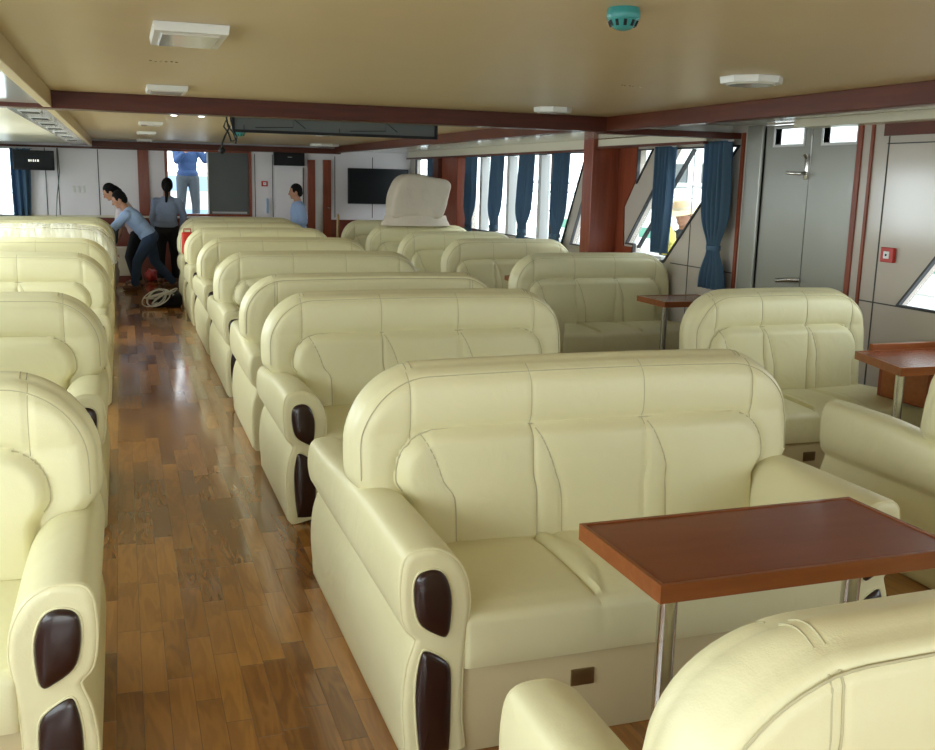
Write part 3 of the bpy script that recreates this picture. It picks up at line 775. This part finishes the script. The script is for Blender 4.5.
for lab,x,y in (('small cluster of screw marks on ceiling beside the large upper left light',.20,4.69),('small cluster of screw marks on ceiling left of the right ceiling light',2.42,4.55)):
    bm=bmesh.new()
    for k in range(6): add_lathe(bm,[(.006,-.0),(.006,-.003),(.002,-.004)],((k-2.5)*.022,(k%2)*.012,0),8)
    o=mk('screw_cluster',bm,BRASS); o.location=(x,y,ZC); tag(o,lab,'screws')
# hanging grey board in black frame
t=thing('hanging_board','long grey board in black frame hanging under the ceiling behind the cross beam','board',(1.53,7.4,2.0))
bm=bmesh.new(); add_box(bm,-.75,.75,-.006,.010,-.068,.095); mk('board_face',bm,GREYBOARD,t,False)
bm=bmesh.new(); add_box(bm,-.765,.765,-.02,.016,-.082,-.062); add_box(bm,-.765,-.745,-.02,.016,-.062,.098); add_box(bm,.745,.765,-.02,.016,-.062,.098); mk('board_frame',bm,BLACK,t,False)
bm=bmesh.new()
for x in (-.66,.03):
    add_lathe(bm,[(.001,-.001),(.014,0),(.001,.001)],(x,-.012,.045),10)
    add_tube(bm,[(x-.01,-.011,.04),(x-.03,-.011,.02)],.004,6); add_tube(bm,[(x+.02,-.011,.05),(x+.035,-.011,.035)],.004,6)
    add_tube(bm,[(x+.06,-.011,-.045),(x+.33,-.011,-.035),(x+.335,-.011,.025),(x+.42,-.011,-.04)],.003,6)
    add_tube(bm,[(x-.02,-.011,-.03),(x-.02,-.011,-.06)],.003,6)
mk('wire_marks',bm,BLACK,t)
# cable bundle with small camera
t=thing('hanging_cable','black tangled cable with small camera ball hanging at left end of the grey board','cable',(.73,7.3,ZC))
bm=bmesh.new()
add_tube(bm,[(0,0,0),(-.01,0,-.09),(.0,.0,-.15),(.035,0,-.19),(.05,0,-.24),(.02,.01,-.25),(.0,0,-.19),(-.03,0,-.15),(-.015,.0,-.11),(.012,0,-.15),(-.02,0,-.21),(-.045,0,-.27)],.006,8); 
add_tube(bm,[(.02,0,0),(.02,.01,-.1),(.035,.01,-.17),(.06,.01,-.215),(.05,0,-.265)],.006,8)
mk('wire',bm,BLACK,t)
bm=bmesh.new(); bmesh.ops.create_uvsphere(bm,u_segments=14,v_segments=10,radius=.024,matrix=Matrix.Translation((-.045,0,-.315))); add_tube(bm,[(-.045,0,-.27),(-.045,0,-.30)],.006,8); mk('camera_ball',bm,BLACK,t)

# ------------------------------------------------------------------ far wall things
def tv(label, x0,x1,z0,z1,y, tilt=0, logo=False):
    cx,cz=(x0+x1)/2,(z0+z1)/2; w,h=(x1-x0)/2,(z1-z0)/2
    t=thing('television',label,'television',(cx,y,cz)); t.rotation_euler=(tilt,0,0)
    bm=bmesh.new(); add_box(bm,-w,w,-.03,.03,-h,h,bev=.008); mk('television_case',bm,BLACK,t)
    box('screen',(-w+.02,w-.02,-.034,-.029,-h+.03,h-.02),SCREEN,t,smooth=False)
    bm=bmesh.new(); add_box(bm,-.1,.1,.03,.13,-.08,.08); add_box(bm,-.03,.03,.03,.17,-.03,.03); mk('wall_bracket',bm,BLACK,t)
    return t
t=tv('black wall television behind the cloth covered bundle',3.49,4.50,1.20,1.77,16.08)
t=tv('small black hanging screen in the far left corner',-1.46,-.905,1.62,1.90,16.0,.05)
bm=bmesh.new()
for k,w in enumerate((.018,.012,.016,.012,.020)): add_box(bm,-.07+k*.03,-.07+k*.03+w,-.0365,-.034,-.018,.012)
mk('bright_caption',bm,mat('caption_glow',(.9,.9,.8),.5,emis=((1,.98,.85),1.2)),t,False)
# box over the grey door
t=thing('wall_speaker_box','black wide box mounted on wall above the pale door','box',(2.56,16.2,1.88))
box('box_case',(-.24,.24,-.06,.05,-.10,.105),BLACK,t,bev=.006)
box('small_badge',(-.03,.04,-.063,-.059,.03,.038),FRAMEGR,t,smooth=False)
def callpoint(label, loc, s, axis):
    t=thing('fire_alarm_call_point',label,'fire alarm',loc)
    if axis=='y': t.rotation_euler=(0,0,0)
    else: t.rotation_euler=(0,0,-PI/2)
    box('red_housing',(-s,s,-.03,-.001,-s*.85,s*.85),RED,t,bev=.005)
    box('break_glass',(-s*.45,s*.45,-.034,-.030,-s*.42,s*.42),WHITE,t,bev=.002)
    bm=bmesh.new(); add_lathe(bm,[(s*.14,-.002),(s*.14,.0),(s*.02,.001)],(0,0,0),12); bm.transform(Matrix.Translation((0,-.036,0))@Matrix.Rotation(PI/2,4,'X')); mk('press_dot',bm,BLACK,t)
callpoint('red square fire alarm call point on right wall panel',(XR,5.08,1.216),.055,'x')
callpoint('small red alarm call point on far wall right of the whiteboard window',(2.18,YF,1.49),.05,'y')
# long dark cable down the far left panel
bm=bmesh.new(); add_tube(bm,[(-.86,16.12,1.95),(-.85,16.15,1.6),(-.90,16.15,1.25),(-.93,16.1,.9)],.007,8)
o=mk('hanging_wire',bm,mat('green_grey_wire',(.12,.16,.14),.5)); tag(o,'thin dark wire hanging down the far wall right of the small screen','wire')
# pole beside last right sofa
bm=bmesh.new(); add_tube(bm,[(2.70,13.15,.0),(2.72,13.15,1.12)],.018,10); add_tube(bm,[(2.72,13.15,1.12),(2.72,13.15,1.14)],[.018,.006],10)
o=mk('wooden_pole',bm,mat('yellow_brown_pole',(.30,.19,.07),.5)); tag(o,'short brown wooden pole standing at the aisle end of the last right sofa','pole')

# cloth covered bundle
def bundle():
    from mathutils import noise
    t=thing('covered_bundle','pale dust cloth covered bundle standing on a right block sofa','bundle',(3.64,12.60,1.055))
    bm=bmesh.new(); bmesh.ops.create_cube(bm,size=1); bmesh.ops.subdivide_edges(bm,edges=bm.edges,cuts=14,use_grid_fill=True)
    for v in bm.verts:
        x,y,z=v.co; 
        l=max(abs(x),abs(y),abs(z)); p=(abs(x)**7+abs(y)**7+abs(z)**7)**(1/7); k=l/p; x*=k*1;y*=k;z*=k
        zz=(z+.5)
        w=.80-.10*zz if x<0 else .80+.06*zz
        X=x*w; 
        X+=(.14*zz**3 if x<0 else .10*zz-.07)
        Z=.05+zz*.56 - .10*(x+.2)*zz + (.02*math.sin(PI*(x+.5)) if zz>.5 else 0)
        q=noise.noise(Vector((x*3,y*3,z*3)))*.02+noise.noise(Vector((x*9+z*4,y*3,z*5)))*.010
        v.co=(X+q,y*.42+q,Z+q*.6)
    mk('dust_cloth',bm,SHEET,t)
    bm=bmesh.new(); n=28
    R=[]
    for k,(z,s) in enumerate(((.10,.86),(.04,.90),(.0,.95),(-.03,.98))):
        R.append([(.47*s*math.cos(2*PI*i/n)*(1+.03*math.sin(5*i)),.27*s*math.sin(2*PI*i/n)*(1+.05*math.sin(7*i)),z) for i in range(n)])
    loft(bm,R); mk('cloth_skirt',bm,SHEET,t)
    return t
bundle()

# ------------------------------------------------------------------ floor clutter
t=thing('black_bag','black bag lying at the aisle edge under coils of white cable','bag',(.50,12.75,0))
bm=bmesh.new(); add_box(bm,-.2,.16,-.16,.16,.0,.17,bev=.05,seg=4); mk('bag_body',bm,DARKCLOTH,t)
bm=bmesh.new(); add_tube(bm,[(-.12,-.17,.08),(-.08,-.2,.15),(.03,-.2,.15),(.07,-.17,.08)],.01,8); mk('bag_handle',bm,DARKCLOTH,t)
bm=bmesh.new()
P=[]
for k in range(150):
    a=k*.33; r=.13+.03*math.sin(k*.11)
    P.append((r*math.cos(a)+.05*math.sin(k*.05)-.12*(1 if k<60 else (-.3 if k<105 else .5)), .9*r*math.sin(a)*.5-.02, .10+.10*math.sin(a+(.5 if k<60 else 2.0))*(1 if k<90 else .4)+.05*(k/150)))
P=[Vector(p) for p in P]
for p in P: p.z=max(p.z,.012)
add_tube(bm,[tuple(p) for p in P],.007,6)
o=mk('cable_coil',bm,CABLE); o.location=(.44,12.56,.02); tag(o,'loose coils of white cable on the black bag','cable')
t=thing('red_bag','bright red bag on a sofa arm at the aisle, far end of middle block','bag',(.76,12.25,0))
bm=bmesh.new(); add_box(bm,-.055,.075,-.10,.10,.0,.27,bev=.02,seg=3); mk('bag_body',bm,mat('red_bag_cloth',(.70,.03,.01),.6),t)
t.location=(.735,12.60,.648)
bm=bmesh.new(); add_tube(bm,[(-.03,0,.26),(-.03,0,.31),(.05,0,.31),(.05,0,.26)],.008,8); mk('bag_handle',bm,RED,t)
t=thing('carton','cream carton on the floor between the bending people','box',(-.02,15.75,0))
box('carton_body',(-.12,.12,-.15,.15,.10,.52),CREAMTRIM,t,bev=.01); box('carton_base',(-.13,.13,-.16,.16,0,.10),DADO,t,bev=.006)
bm=bmesh.new(); bmesh.ops.create_icosphere(bm,subdivisions=3,radius=.09); 
for v in bm.verts: v.co.z*=1.1; v.co+=v.co.normalized()*.012*math.sin(v.co.x*60+v.co.z*40)
o=mk('red_bundle',bm,RED); o.location=(.385,15.7,.10); tag(o,'small red bundle on the floor between bending man and standing woman','bundle')
bm=bmesh.new(); bmesh.ops.create_icosphere(bm,subdivisions=4,radius=.5)
from mathutils import noise
for v in bm.verts:
    q=noise.noise(v.co*6)*.10; x,y,z=v.co; v.co=(x*.26+q*.3,y*.3+q*.3,max(0,(z+.5)*(.62-.25*abs(x))+q*.3))
o=mk('plastic_sack',bm,mat('pale_lilac_plastic_sack',(.52,.48,.52),.35)); o.location=(-.20,14.70,0); tag(o,'pale plastic sack in the hands of the bending man','sack')

# ------------------------------------------------------------------ people
def capsule(bm, a, b, ra, rb, n=7, seg=14):
    a=Vector(a);b=Vector(b); t=b-a; L=t.length
    if L<1e-4: t=Vector((0,0,1)); L=1e-4
    t=t/L; pts=[];rs=[]
    for k in range(5):
        an=PI/2*(1-k/4); pts.append(a-t*ra*math.sin(an)); rs.append(max(ra*math.cos(an),.0005))
    for k in range(1,n): pts.append(a+t*L*k/n); rs.append(ra+(rb-ra)*k/n)
    for k in range(5):
        an=PI/2*k/4; pts.append(b+t*rb*math.sin(an)); rs.append(max(rb*math.cos(an),.0005))
    add_tube(bm,pts,rs,seg)
def ell(bm, c, r, rot=None, seg=20):
    M=Matrix.Translation(c)@(rot.to_4x4() if rot else Matrix.Identity(4))@Matrix.Diagonal((*r,1))
    bmesh.ops.create_uvsphere(bm,u_segments=seg,v_segments=seg//2+2,radius=1,matrix=M)
def fuse(name, bm, mt, parent, vox=.010, smooth_it=3):
    me=bpy.data.meshes.new('tmp'); bm.to_mesh(me); bm.free()
    o=bpy.data.objects.new('tmp',me); C.objects.link(o)
    r=o.modifiers.new('r','REMESH'); r.mode='VOXEL'; r.voxel_size=vox; r.use_smooth_shade=True
    s=o.modifiers.new('s','SMOOTH'); s.iterations=smooth_it; s.factor=.5
    m2=evalmesh(o,name); bpy.data.objects.remove(o)
    m2.materials.clear(); m2.materials.append(mt)
    for p in m2.polygons: p.use_smooth=True
    q=bpy.data.objects.new(name,m2); link(q,parent); return q
def person(label, J, face, M, hair='short', sleeve='short', skirt=False, hat=False, origin=(0,0,0), lower=True, pony=None):
    """J joint positions in the room; face = horizontal direction the face points"""
    O=Vector(origin); J={k:Vector(v)-O for k,v in J.items()}
    t=thing('person',label,'person',origin)
    f=Vector(face).normalized(); up=(J['head']-J['neck']).normalized(); s=f.cross(up).normalized(); f=up.cross(s).normalized()
    rot=Matrix((s,f,up)).transposed()
    hc=J['head']
    def hp(a,b,c): return hc+s*a+f*b+up*c
    bm=bmesh.new()
    ell(bm,hc,(.072,.092,.108),rot); ell(bm,hp(0,.018,-.055),(.056,.070,.062),rot)      # skull, jaw
    capsule(bm,hp(0,.088,.008),hp(0,.108,-.022),.010,.014)                                # nose
    for q in (-1,1): ell(bm,hp(q*.074,-.005,-.01),(.010,.020,.030),rot); ell(bm,hp(q*.03,.083,.018),(.016,.010,.009),rot)
    ell(bm,hp(0,.088,-.052),(.024,.010,.009),rot); ell(bm,hp(0,.075,-.085),(.022,.018,.016),rot)
    capsule(bm,J['neck']-up*.04,hc-up*.05,.058,.052)
    chest=J['chest']; pel=J['pelvis']
    side=(J['shR']-J['shL']).normalized(); ax=(chest-pel).normalized(); fr=side.cross(ax).normalized()
    rt=Matrix((side,fr,ax)).transposed()
    ell(bm,chest,(.150,.100,.19),rt); ell(bm,(chest+pel)/2,(.125,.090,.17),rt); ell(bm,pel,(.150,.105,.12),rt)
    capsule(bm,chest+ax*.08,J['neck'],.07,.055)
    for q in 'LR':
        sh,el,ha=J['sh'+q],J['el'+q],J['ha'+q]
        capsule(bm,chest+ax*.10,sh,.06,.052); capsule(bm,sh,el,.048,.038); capsule(bm,el,ha,.037,.024)
        d=(ha-el).normalized(); pv=d.cross(f if abs(d.dot(f))<.9 else up).normalized(); nn=d.cross(pv)
        pc=ha+d*.045; ell(bm,pc,(.038,.016,.048),Matrix((pv,nn,d)).transposed())
        for k,(off,ln) in enumerate(((-.027,.062),(-.009,.074),(.009,.070),(.027,.055))):
            a=pc+pv*off+d*.035; b=a+d*ln*.55+nn*.008; c=b+d*ln*.4+nn*.024
            capsule(bm,a,b,.0095,.009,3,8); capsule(bm,b,c,.009,.0075,3,8)
        a=pc-pv*.03-d*.02; b=a-pv*.022+d*.03+nn*.008; capsule(bm,a,b,.012,.010,3,8); capsule(bm,b,b+d*.028+nn*.008,.010,.008,3,8)
        hp_=J['hip'+q]; kn,an,to=J['kn'+q],J['an'+q],J['to'+q]
        capsule(bm,hp_,kn,.080,.055); capsule(bm,kn,an,.052,.034); capsule(bm,an,to,.036,.026); ell(bm,an+(to-an)*.1-Vector((0,0,.02)),(.034,.034,.03))
    fuse('body',bm,M['skin'],t,.0075,2)
    # hair
    bm=bmesh.new(); ell(bm,hp(0,-.018,.020),(.083,.096,.105),rot); 
    if hair!='bald':
        ell(bm,hp(0,-.045,-.02),(.072,.065,.075),rot)
        if pony:
            capsule(bm,hp(0,-.10,.01),hp(0,-.12,-.06),.030,.034); capsule(bm,hp(0,-.12,-.06),hp(0,-.10,-.06-pony),.034,.018)
    hr=fuse('hair',bm,M['hair'],t,.009,2)
    # cut hair away from the face
    me=hr.data; b2=bmesh.new(); b2.from_mesh(me)
    bad=[v for v in b2.verts if (v.co-hc).dot(f)>.045 and (v.co-hc).dot(up)<.055]
    bmesh.ops.delete(b2,geom=bad,context='VERTS'); b2.to_mesh(me); b2.free()
    for q in (-1,1):
        b2=bmesh.new(); ell(b2,hp(q*.03,.087,.018),(.012,.008,.006),rot,10); mk('eye',b2,HAIR,t)
    # shirt
    bm=bmesh.new(); bot=pel.lerp(chest,.12 if not J.get('long') else 0)
    ell(bm,chest,(.172,.122,.20),rt); ell(bm,(chest+pel)/2,(.155,.118,.19),rt); ell(bm,pel+ax*.03,(.172,.126,.11),rt)
    capsule(bm,chest+ax*.09,J['neck']-up*.035,.085,.066)
    for q in 'LR':
        sh,el,ha=J['sh'+q],J['el'+q],J['ha'+q]
        capsule(bm,chest+ax*.09,sh,.074,.066)
        e=el if sleeve=='long' else sh.lerp(el,.75)
        capsule(bm,sh,e,.062,.056)
        if sleeve=='long': capsule(bm,el,el.lerp(ha,.88),.054,.040)
    fuse('shirt',bm,M['shirt'],t,.011,3)
    if sleeve=='under':
        for q in 'LR':
            bm=bmesh.new(); capsule(bm,J['sh'+q].lerp(J['el'+q],.7),J['el'+q],.050,.050); capsule(bm,J['el'+q],J['el'+q].lerp(J['ha'+q],.75),.050,.042); fuse('under_sleeve',bm,GREYSLV,t,.011,2)
    bm=bmesh.new(); ell(bm,pel-ax*.03,(.166,.120,.115),rt)
    for q in 'LR':
        kn,an=J['kn'+q],J['an'+q]; capsule(bm,J['hip'+q],kn,.098,.070); capsule(bm,kn,an-(an-kn).normalized()*.01,.068,.056)
    fuse('trousers',bm,M['pants'],t,.011,3)
    for q in 'LR':
        an,to=J['an'+q],J['to'+q]; bm=bmesh.new(); h=Vector((0,0,-.035)); d=(to-an); d.z=0; d.normalize()
        capsule(bm,an+h*1.0-d*.03,to+Vector((0,0,.0)),.045,.036); 
        for v in bm.verts:
            v.co.z=max(v.co.z,min(an.z,to.z)-.055)
        mk('shoe',bm,SHOE,t)
    if hat:
        b2=bmesh.new(); add_lathe(b2,[(.21,-.012),(.215,-.006),(.15,.012),(.098,.020),(.094,.07),(.075,.105),(.03,.118)],(0,0,0),36)
        b2.transform(Matrix.Translation(hp(0,0,.045))@rot.to_4x4()@Matrix.Rotation(-.12,4,'X')); h_=mk('straw_hat',b2,STRAW,t)
        b2=bmesh.new(); add_lathe(b2,[(.101,.020),(.099,.045),(.096,.045),(.096,.020)],(0,0,0),36); b2.transform(Matrix.Translation(hp(0,0,.045))@rot.to_4x4()@Matrix.Rotation(-.12,4,'X')); mk('hat_band',b2,CREAMTRIM,h_)
    return t
MS=dict(skin=SKIN,hair=HAIR)
person('person in pale blue shirt and jeans bending over beside the left sofas',dict(
  head=(-.03,14.70,1.25),neck=(.05,14.70,1.11),chest=(.16,14.70,.98),pelvis=(.34,14.70,.76),shL=(.04,14.84,1.04),shR=(.06,14.56,1.04),
  elL=(-.10,14.86,.82),haL=(-.12,14.82,.60),elR=(-.17,14.52,.82),haR=(-.12,14.54,.60),hipL=(.34,14.79,.72),hipR=(.36,14.61,.72),
  knL=(.42,14.82,.38),anL=(.66,14.86,.08),toL=(.55,14.87,.04),knR=(.18,14.58,.40),anR=(.13,14.56,.08),toR=(.0,14.54,.04)),
  (-1,0,-.35),dict(MS,shirt=SHIRT,pants=JEANS),sleeve='under',origin=(.35,14.70,0))
person('person with black ponytail and pale blouse leaning forward behind the bending one',dict(
  head=(-.15,15.2,1.34),neck=(-.06,15.2,1.21),chest=(.05,15.2,1.07),pelvis=(.20,15.2,.80),shL=(-.02,15.35,1.12),shR=(-.02,15.05,1.12),
  elL=(-.06,15.38,.85),haL=(-.16,15.35,.65),elR=(-.02,15.02,.82),haR=(-.10,14.98,.62),hipL=(.20,15.29,.76),hipR=(.20,15.11,.76),
  knL=(.10,15.3,.42),anL=(.20,15.3,.08),toL=(.08,15.3,.04),knR=(.08,15.1,.42),anR=(.16,15.1,.08),toR=(.04,15.1,.04)),
  (-1,0,-.3),dict(MS,shirt=SHIRT3,pants=DARKCLOTH),sleeve='short',origin=(.18,15.2,0),pony=.16)
person('woman with long ponytail in grey-blue shirt and black trousers standing with her back turned',dict(
  head=(.65,15.5,1.435),neck=(.64,15.5,1.28),chest=(.635,15.5,1.10),pelvis=(.62,15.5,.84),shL=(.48,15.5,1.20),shR=(.80,15.5,1.20),
  elL=(.43,15.53,.95),haL=(.47,15.62,.76),elR=(.87,15.55,1.00),haR=(.85,15.62,.84),hipL=(.54,15.5,.80),hipR=(.71,15.5,.80),
  knL=(.53,15.5,.44),anL=(.51,15.5,.08),toL=(.50,15.62,.04),knR=(.73,15.5,.44),anR=(.73,15.5,.08),toR=(.75,15.62,.04)),
  (.1,1,0),dict(MS,shirt=SHIRT2,pants=DARKCLOTH),sleeve='long',origin=(.63,15.5,0),pony=.17)
person('person in blue-grey shirt in profile before the pale door at the far wall',dict(
  head=(2.56,15.6,1.385),neck=(2.59,15.6,1.24),chest=(2.60,15.6,1.06),pelvis=(2.60,15.6,.80),shL=(2.62,15.44,1.16),shR=(2.58,15.76,1.16),
  elL=(2.66,15.42,.93),haL=(2.54,15.42,.80),elR=(2.60,15.8,.92),haR=(2.50,15.78,.78),hipL=(2.60,15.52,.78),hipR=(2.60,15.68,.78),
  knL=(2.59,15.52,.43),anL=(2.61,15.52,.08),toL=(2.49,15.52,.04),knR=(2.59,15.68,.43),anR=(2.61,15.68,.08),toR=(2.49,15.68,.04)),
  (-1,.1,0),dict(MS,shirt=SHIRT,pants=DARKCLOTH),sleeve='long',origin=(2.6,15.6,0))
Z0=.66
person('man in blue jacket and grey trousers standing outside in the far window, arms raised',dict(
  head=(1.05,17.2,Z0+1.57),neck=(1.05,17.2,Z0+1.42),chest=(1.05,17.2,Z0+1.22),pelvis=(1.05,17.2,Z0+.93),shL=(1.23,17.2,Z0+1.35),shR=(.87,17.2,Z0+1.35),
  elL=(1.33,17.15,Z0+1.18),haL=(1.42,17.1,Z0+1.38),elR=(.88,17.05,Z0+1.16),haR=(1.0,16.95,Z0+1.30),hipL=(1.14,17.2,Z0+.88),hipR=(.96,17.2,Z0+.88),
  knL=(1.17,17.2,Z0+.47),anL=(1.17,17.22,Z0+.09),toL=(1.18,17.1,Z0+.045),knR=(.94,17.2,Z0+.47),anR=(.92,17.22,Z0+.09),toR=(.91,17.1,Z0+.045)),
  (0,-1,0),dict(MS,shirt=COAT,pants=GREYJEANS),sleeve='long',origin=(1.05,17.2,Z0))
hx,hy=5.15,8.49
person('person in broad pale straw hat standing outside the slanted window',dict(
  head=(hx,hy,1.34),neck=(hx+.02,hy,1.21),chest=(hx+.03,hy,1.02),pelvis=(hx+.04,hy,.76),shL=(hx+.08,hy-.16,1.12),shR=(hx-.02,hy+.17,1.12),
  elL=(hx-.02,hy-.22,.92),haL=(hx-.16,hy-.12,1.08),elR=(hx-.05,hy+.22,.90),haR=(hx-.16,hy+.08,.98),hipL=(hx+.06,hy-.08,.74),hipR=(hx+.03,hy+.09,.74),
  knL=(hx+.04,hy-.08,.41),anL=(hx+.08,hy-.08,.08),toL=(hx-.04,hy-.10,.04),knR=(hx+.02,hy+.1,.41),anR=(hx+.06,hy+.1,.08),toR=(hx-.06,hy+.08,.04)),
  (-1,-.65,-.1),dict(MS,shirt=GREYSLV,pants=GREYJEANS),sleeve='long',origin=(hx,hy,0),hat=True)
bm=bmesh.new(); bmesh.ops.create_icosphere(bm,subdivisions=4,radius=.5)
for v in bm.verts:
    q=noise.noise(v.co*7)*.12; x,y,z=v.co; v.co=(x*.14+q*.2,y*.26+q*.2,z*.24*(1.2-.8*abs(y))+q*.25)
o=mk('yellow_cloth',bm,YELLOW); o.location=(hx-.24,hy-.12,1.10); tag(o,'crumpled yellow cloth held by the person in the straw hat','cloth')

# ------------------------------------------------------------------ outside
o=box('outer_deck',(XR+.09,7.2,-4,20,-.12,0),PURPLEGREY,smooth=False); struct(o); o.name='floor_outside'
o=box('floor_bow',(-4,9,YF+.09,22,.50,.6),PURPLEGREY,smooth=False); struct(o)
def railing(label, pts, z0=0, h=1.0, mids=(.35,.68), step=1.2):
    t=thing('deck_railing',label,'railing',(pts[0][0],pts[0][1],z0))
    ox,oy=pts[0]
    (ax,ay),(bx,by)=pts; L=math.hypot(bx-ax,by-ay); n=int(L/step)
    for hh in (h,)+mids:
        bm=bmesh.new(); add_tube(bm,[(0,0,hh),(bx-ax,by-ay,hh)],.025 if hh==h else .016,8); mk('rail',bm,WHITE,t)
    for k in range(n+1):
        q=k/n; bm=bmesh.new(); add_tube(bm,[((bx-ax)*q,(by-ay)*q,0),((bx-ax)*q,(by-ay)*q,h)],.022,8); mk('rail_post',bm,WHITE,t)
railing('white deck railing outside the right side windows',((6.1,-2),(6.1,15.5)),0,1.62,(.4,.8,1.2,1.48),1.45)
railing('white bow railing behind the man in the blue jacket',((-2,19.2),(4,19.2)),.6,.95,(.3,.62),1.0)
# blue-white breakwater panels behind the man
t=thing('bulwark','white and pale blue striped bulwark beyond the far window','bulwark',(1,18.4,.6))
box('white_board',(-1.6,1.6,0,.06,.0,1.05),WHITE,t,smooth=False)
box('blue_band',(-1.6,1.6,-.012,-.001,.72,.98),BLUEPAINT,t,smooth=False); box('blue_band',(-1.6,1.6,-.012,-.001,.30,.40),BLUEPAINT,t,smooth=False)
# neighbouring ferry seen through the slanted window
t=thing('moored_ferry','pale moored ferry alongside with a row of small dark windows','boat',(14,16,-1.2))
bm=bmesh.new(); add_box(bm,-1.5,2,-14,12,0,2.3,bev=.2); mk('hull',bm,WHITE,t)
box('deckhouse',(-.6,1.6,-12,9,2.2,4.0),WHITE,t,bev=.08); 
hb=box('upper_house',(0,1.5,-9,5,4.0,5.2),WHITE,t,bev=.08)
for k in range(14):
    box('ferry_window',(-.64,-.59,-11.4+k*1.45,-10.6+k*1.45,2.75,3.35),GREYBOARD,t,bev=.02)
box('green_stripe',(-1.53,-1.49,-13.6,11.6,1.5,1.75),mat('green_paint',(.10,.30,.20),.5),t,smooth=False)
for k,y in enumerate((-8,-2,4)):
    bm=bmesh.new(); add_tube(bm,[(-.9,y,2.2),(-.9,y+1.4,4.8)],.07,8); mk('davit',bm,WHITE,t)
o=box('water',(-60,90,-60,120,-1.35,-1.3),mat('pale_harbour_water',(.35,.42,.42),.15),smooth=False); o.name='harbour_water'; tag(o,'pale harbour water around the boat','water',kind='stuff')

# ------------------------------------------------------------------ light, camera
w=bpy.data.worlds.new('World'); bpy.context.scene.world=w; w.use_nodes=True
bg=w.node_tree.nodes['Background']; bg.inputs[0].default_value=(.90,.96,1,1); bg.inputs[1].default_value=5.5
def area(name, loc, rot, sx, sy, power, col=(1,1,1)):
    l=bpy.data.lights.new(name,'AREA'); l.shape='RECTANGLE'; l.size=sx; l.size_y=sy; l.energy=power; l.color=col
    o=bpy.data.objects.new(name,l); C.objects.link(o); o.location=loc; o.rotation_euler=rot; return o
DAY=(.93,.97,1)  # sky tint; area lamps below are added fill outside the window openings
area('fill_back',(.2,YN-.15,1.25),(PI/2,0,0),3.0,1.45,45,(1,.96,.86))
area('fill_left_near',(XL-.12,.25,1.43),(0,-PI/2,0),.95,5.6,75,DAY)
area('fill_left_middle',(XL-.12,6.2,1.43),(0,-PI/2,0),.95,3.8,65,DAY)
area('fill_left_far',(XL-.12,10.7,1.43),(0,-PI/2,0),.95,3.6,95,DAY)
area('fill_right_near',(XR+.14,-.6,1.43),(0,PI/2,0),.95,3.8,25,DAY)
cam=bpy.data.cameras.new('Camera'); co=bpy.data.objects.new('Camera',cam); C.objects.link(co)
cam.sensor_width=36; cam.lens=987.87*36/935; cam.clip_start=.05; cam.clip_end=300
R=Matrix(((0.94516717,0.0416431,-0.3239211),(-0.32577048,0.19030621,-0.9260978),(0.02307862,0.98084117,0.19343727)))
co.matrix_world=Matrix.Translation((0,0,1.62))@R.to_4x4()
sc=bpy.context.scene; sc.camera=co
sc.view_settings.view_transform='Standard'; sc.view_settings.look='None'; sc.view_settings.exposure=-.26; sc.view_settings.gamma=1; sc.view_settings.use_curve_mapping=False
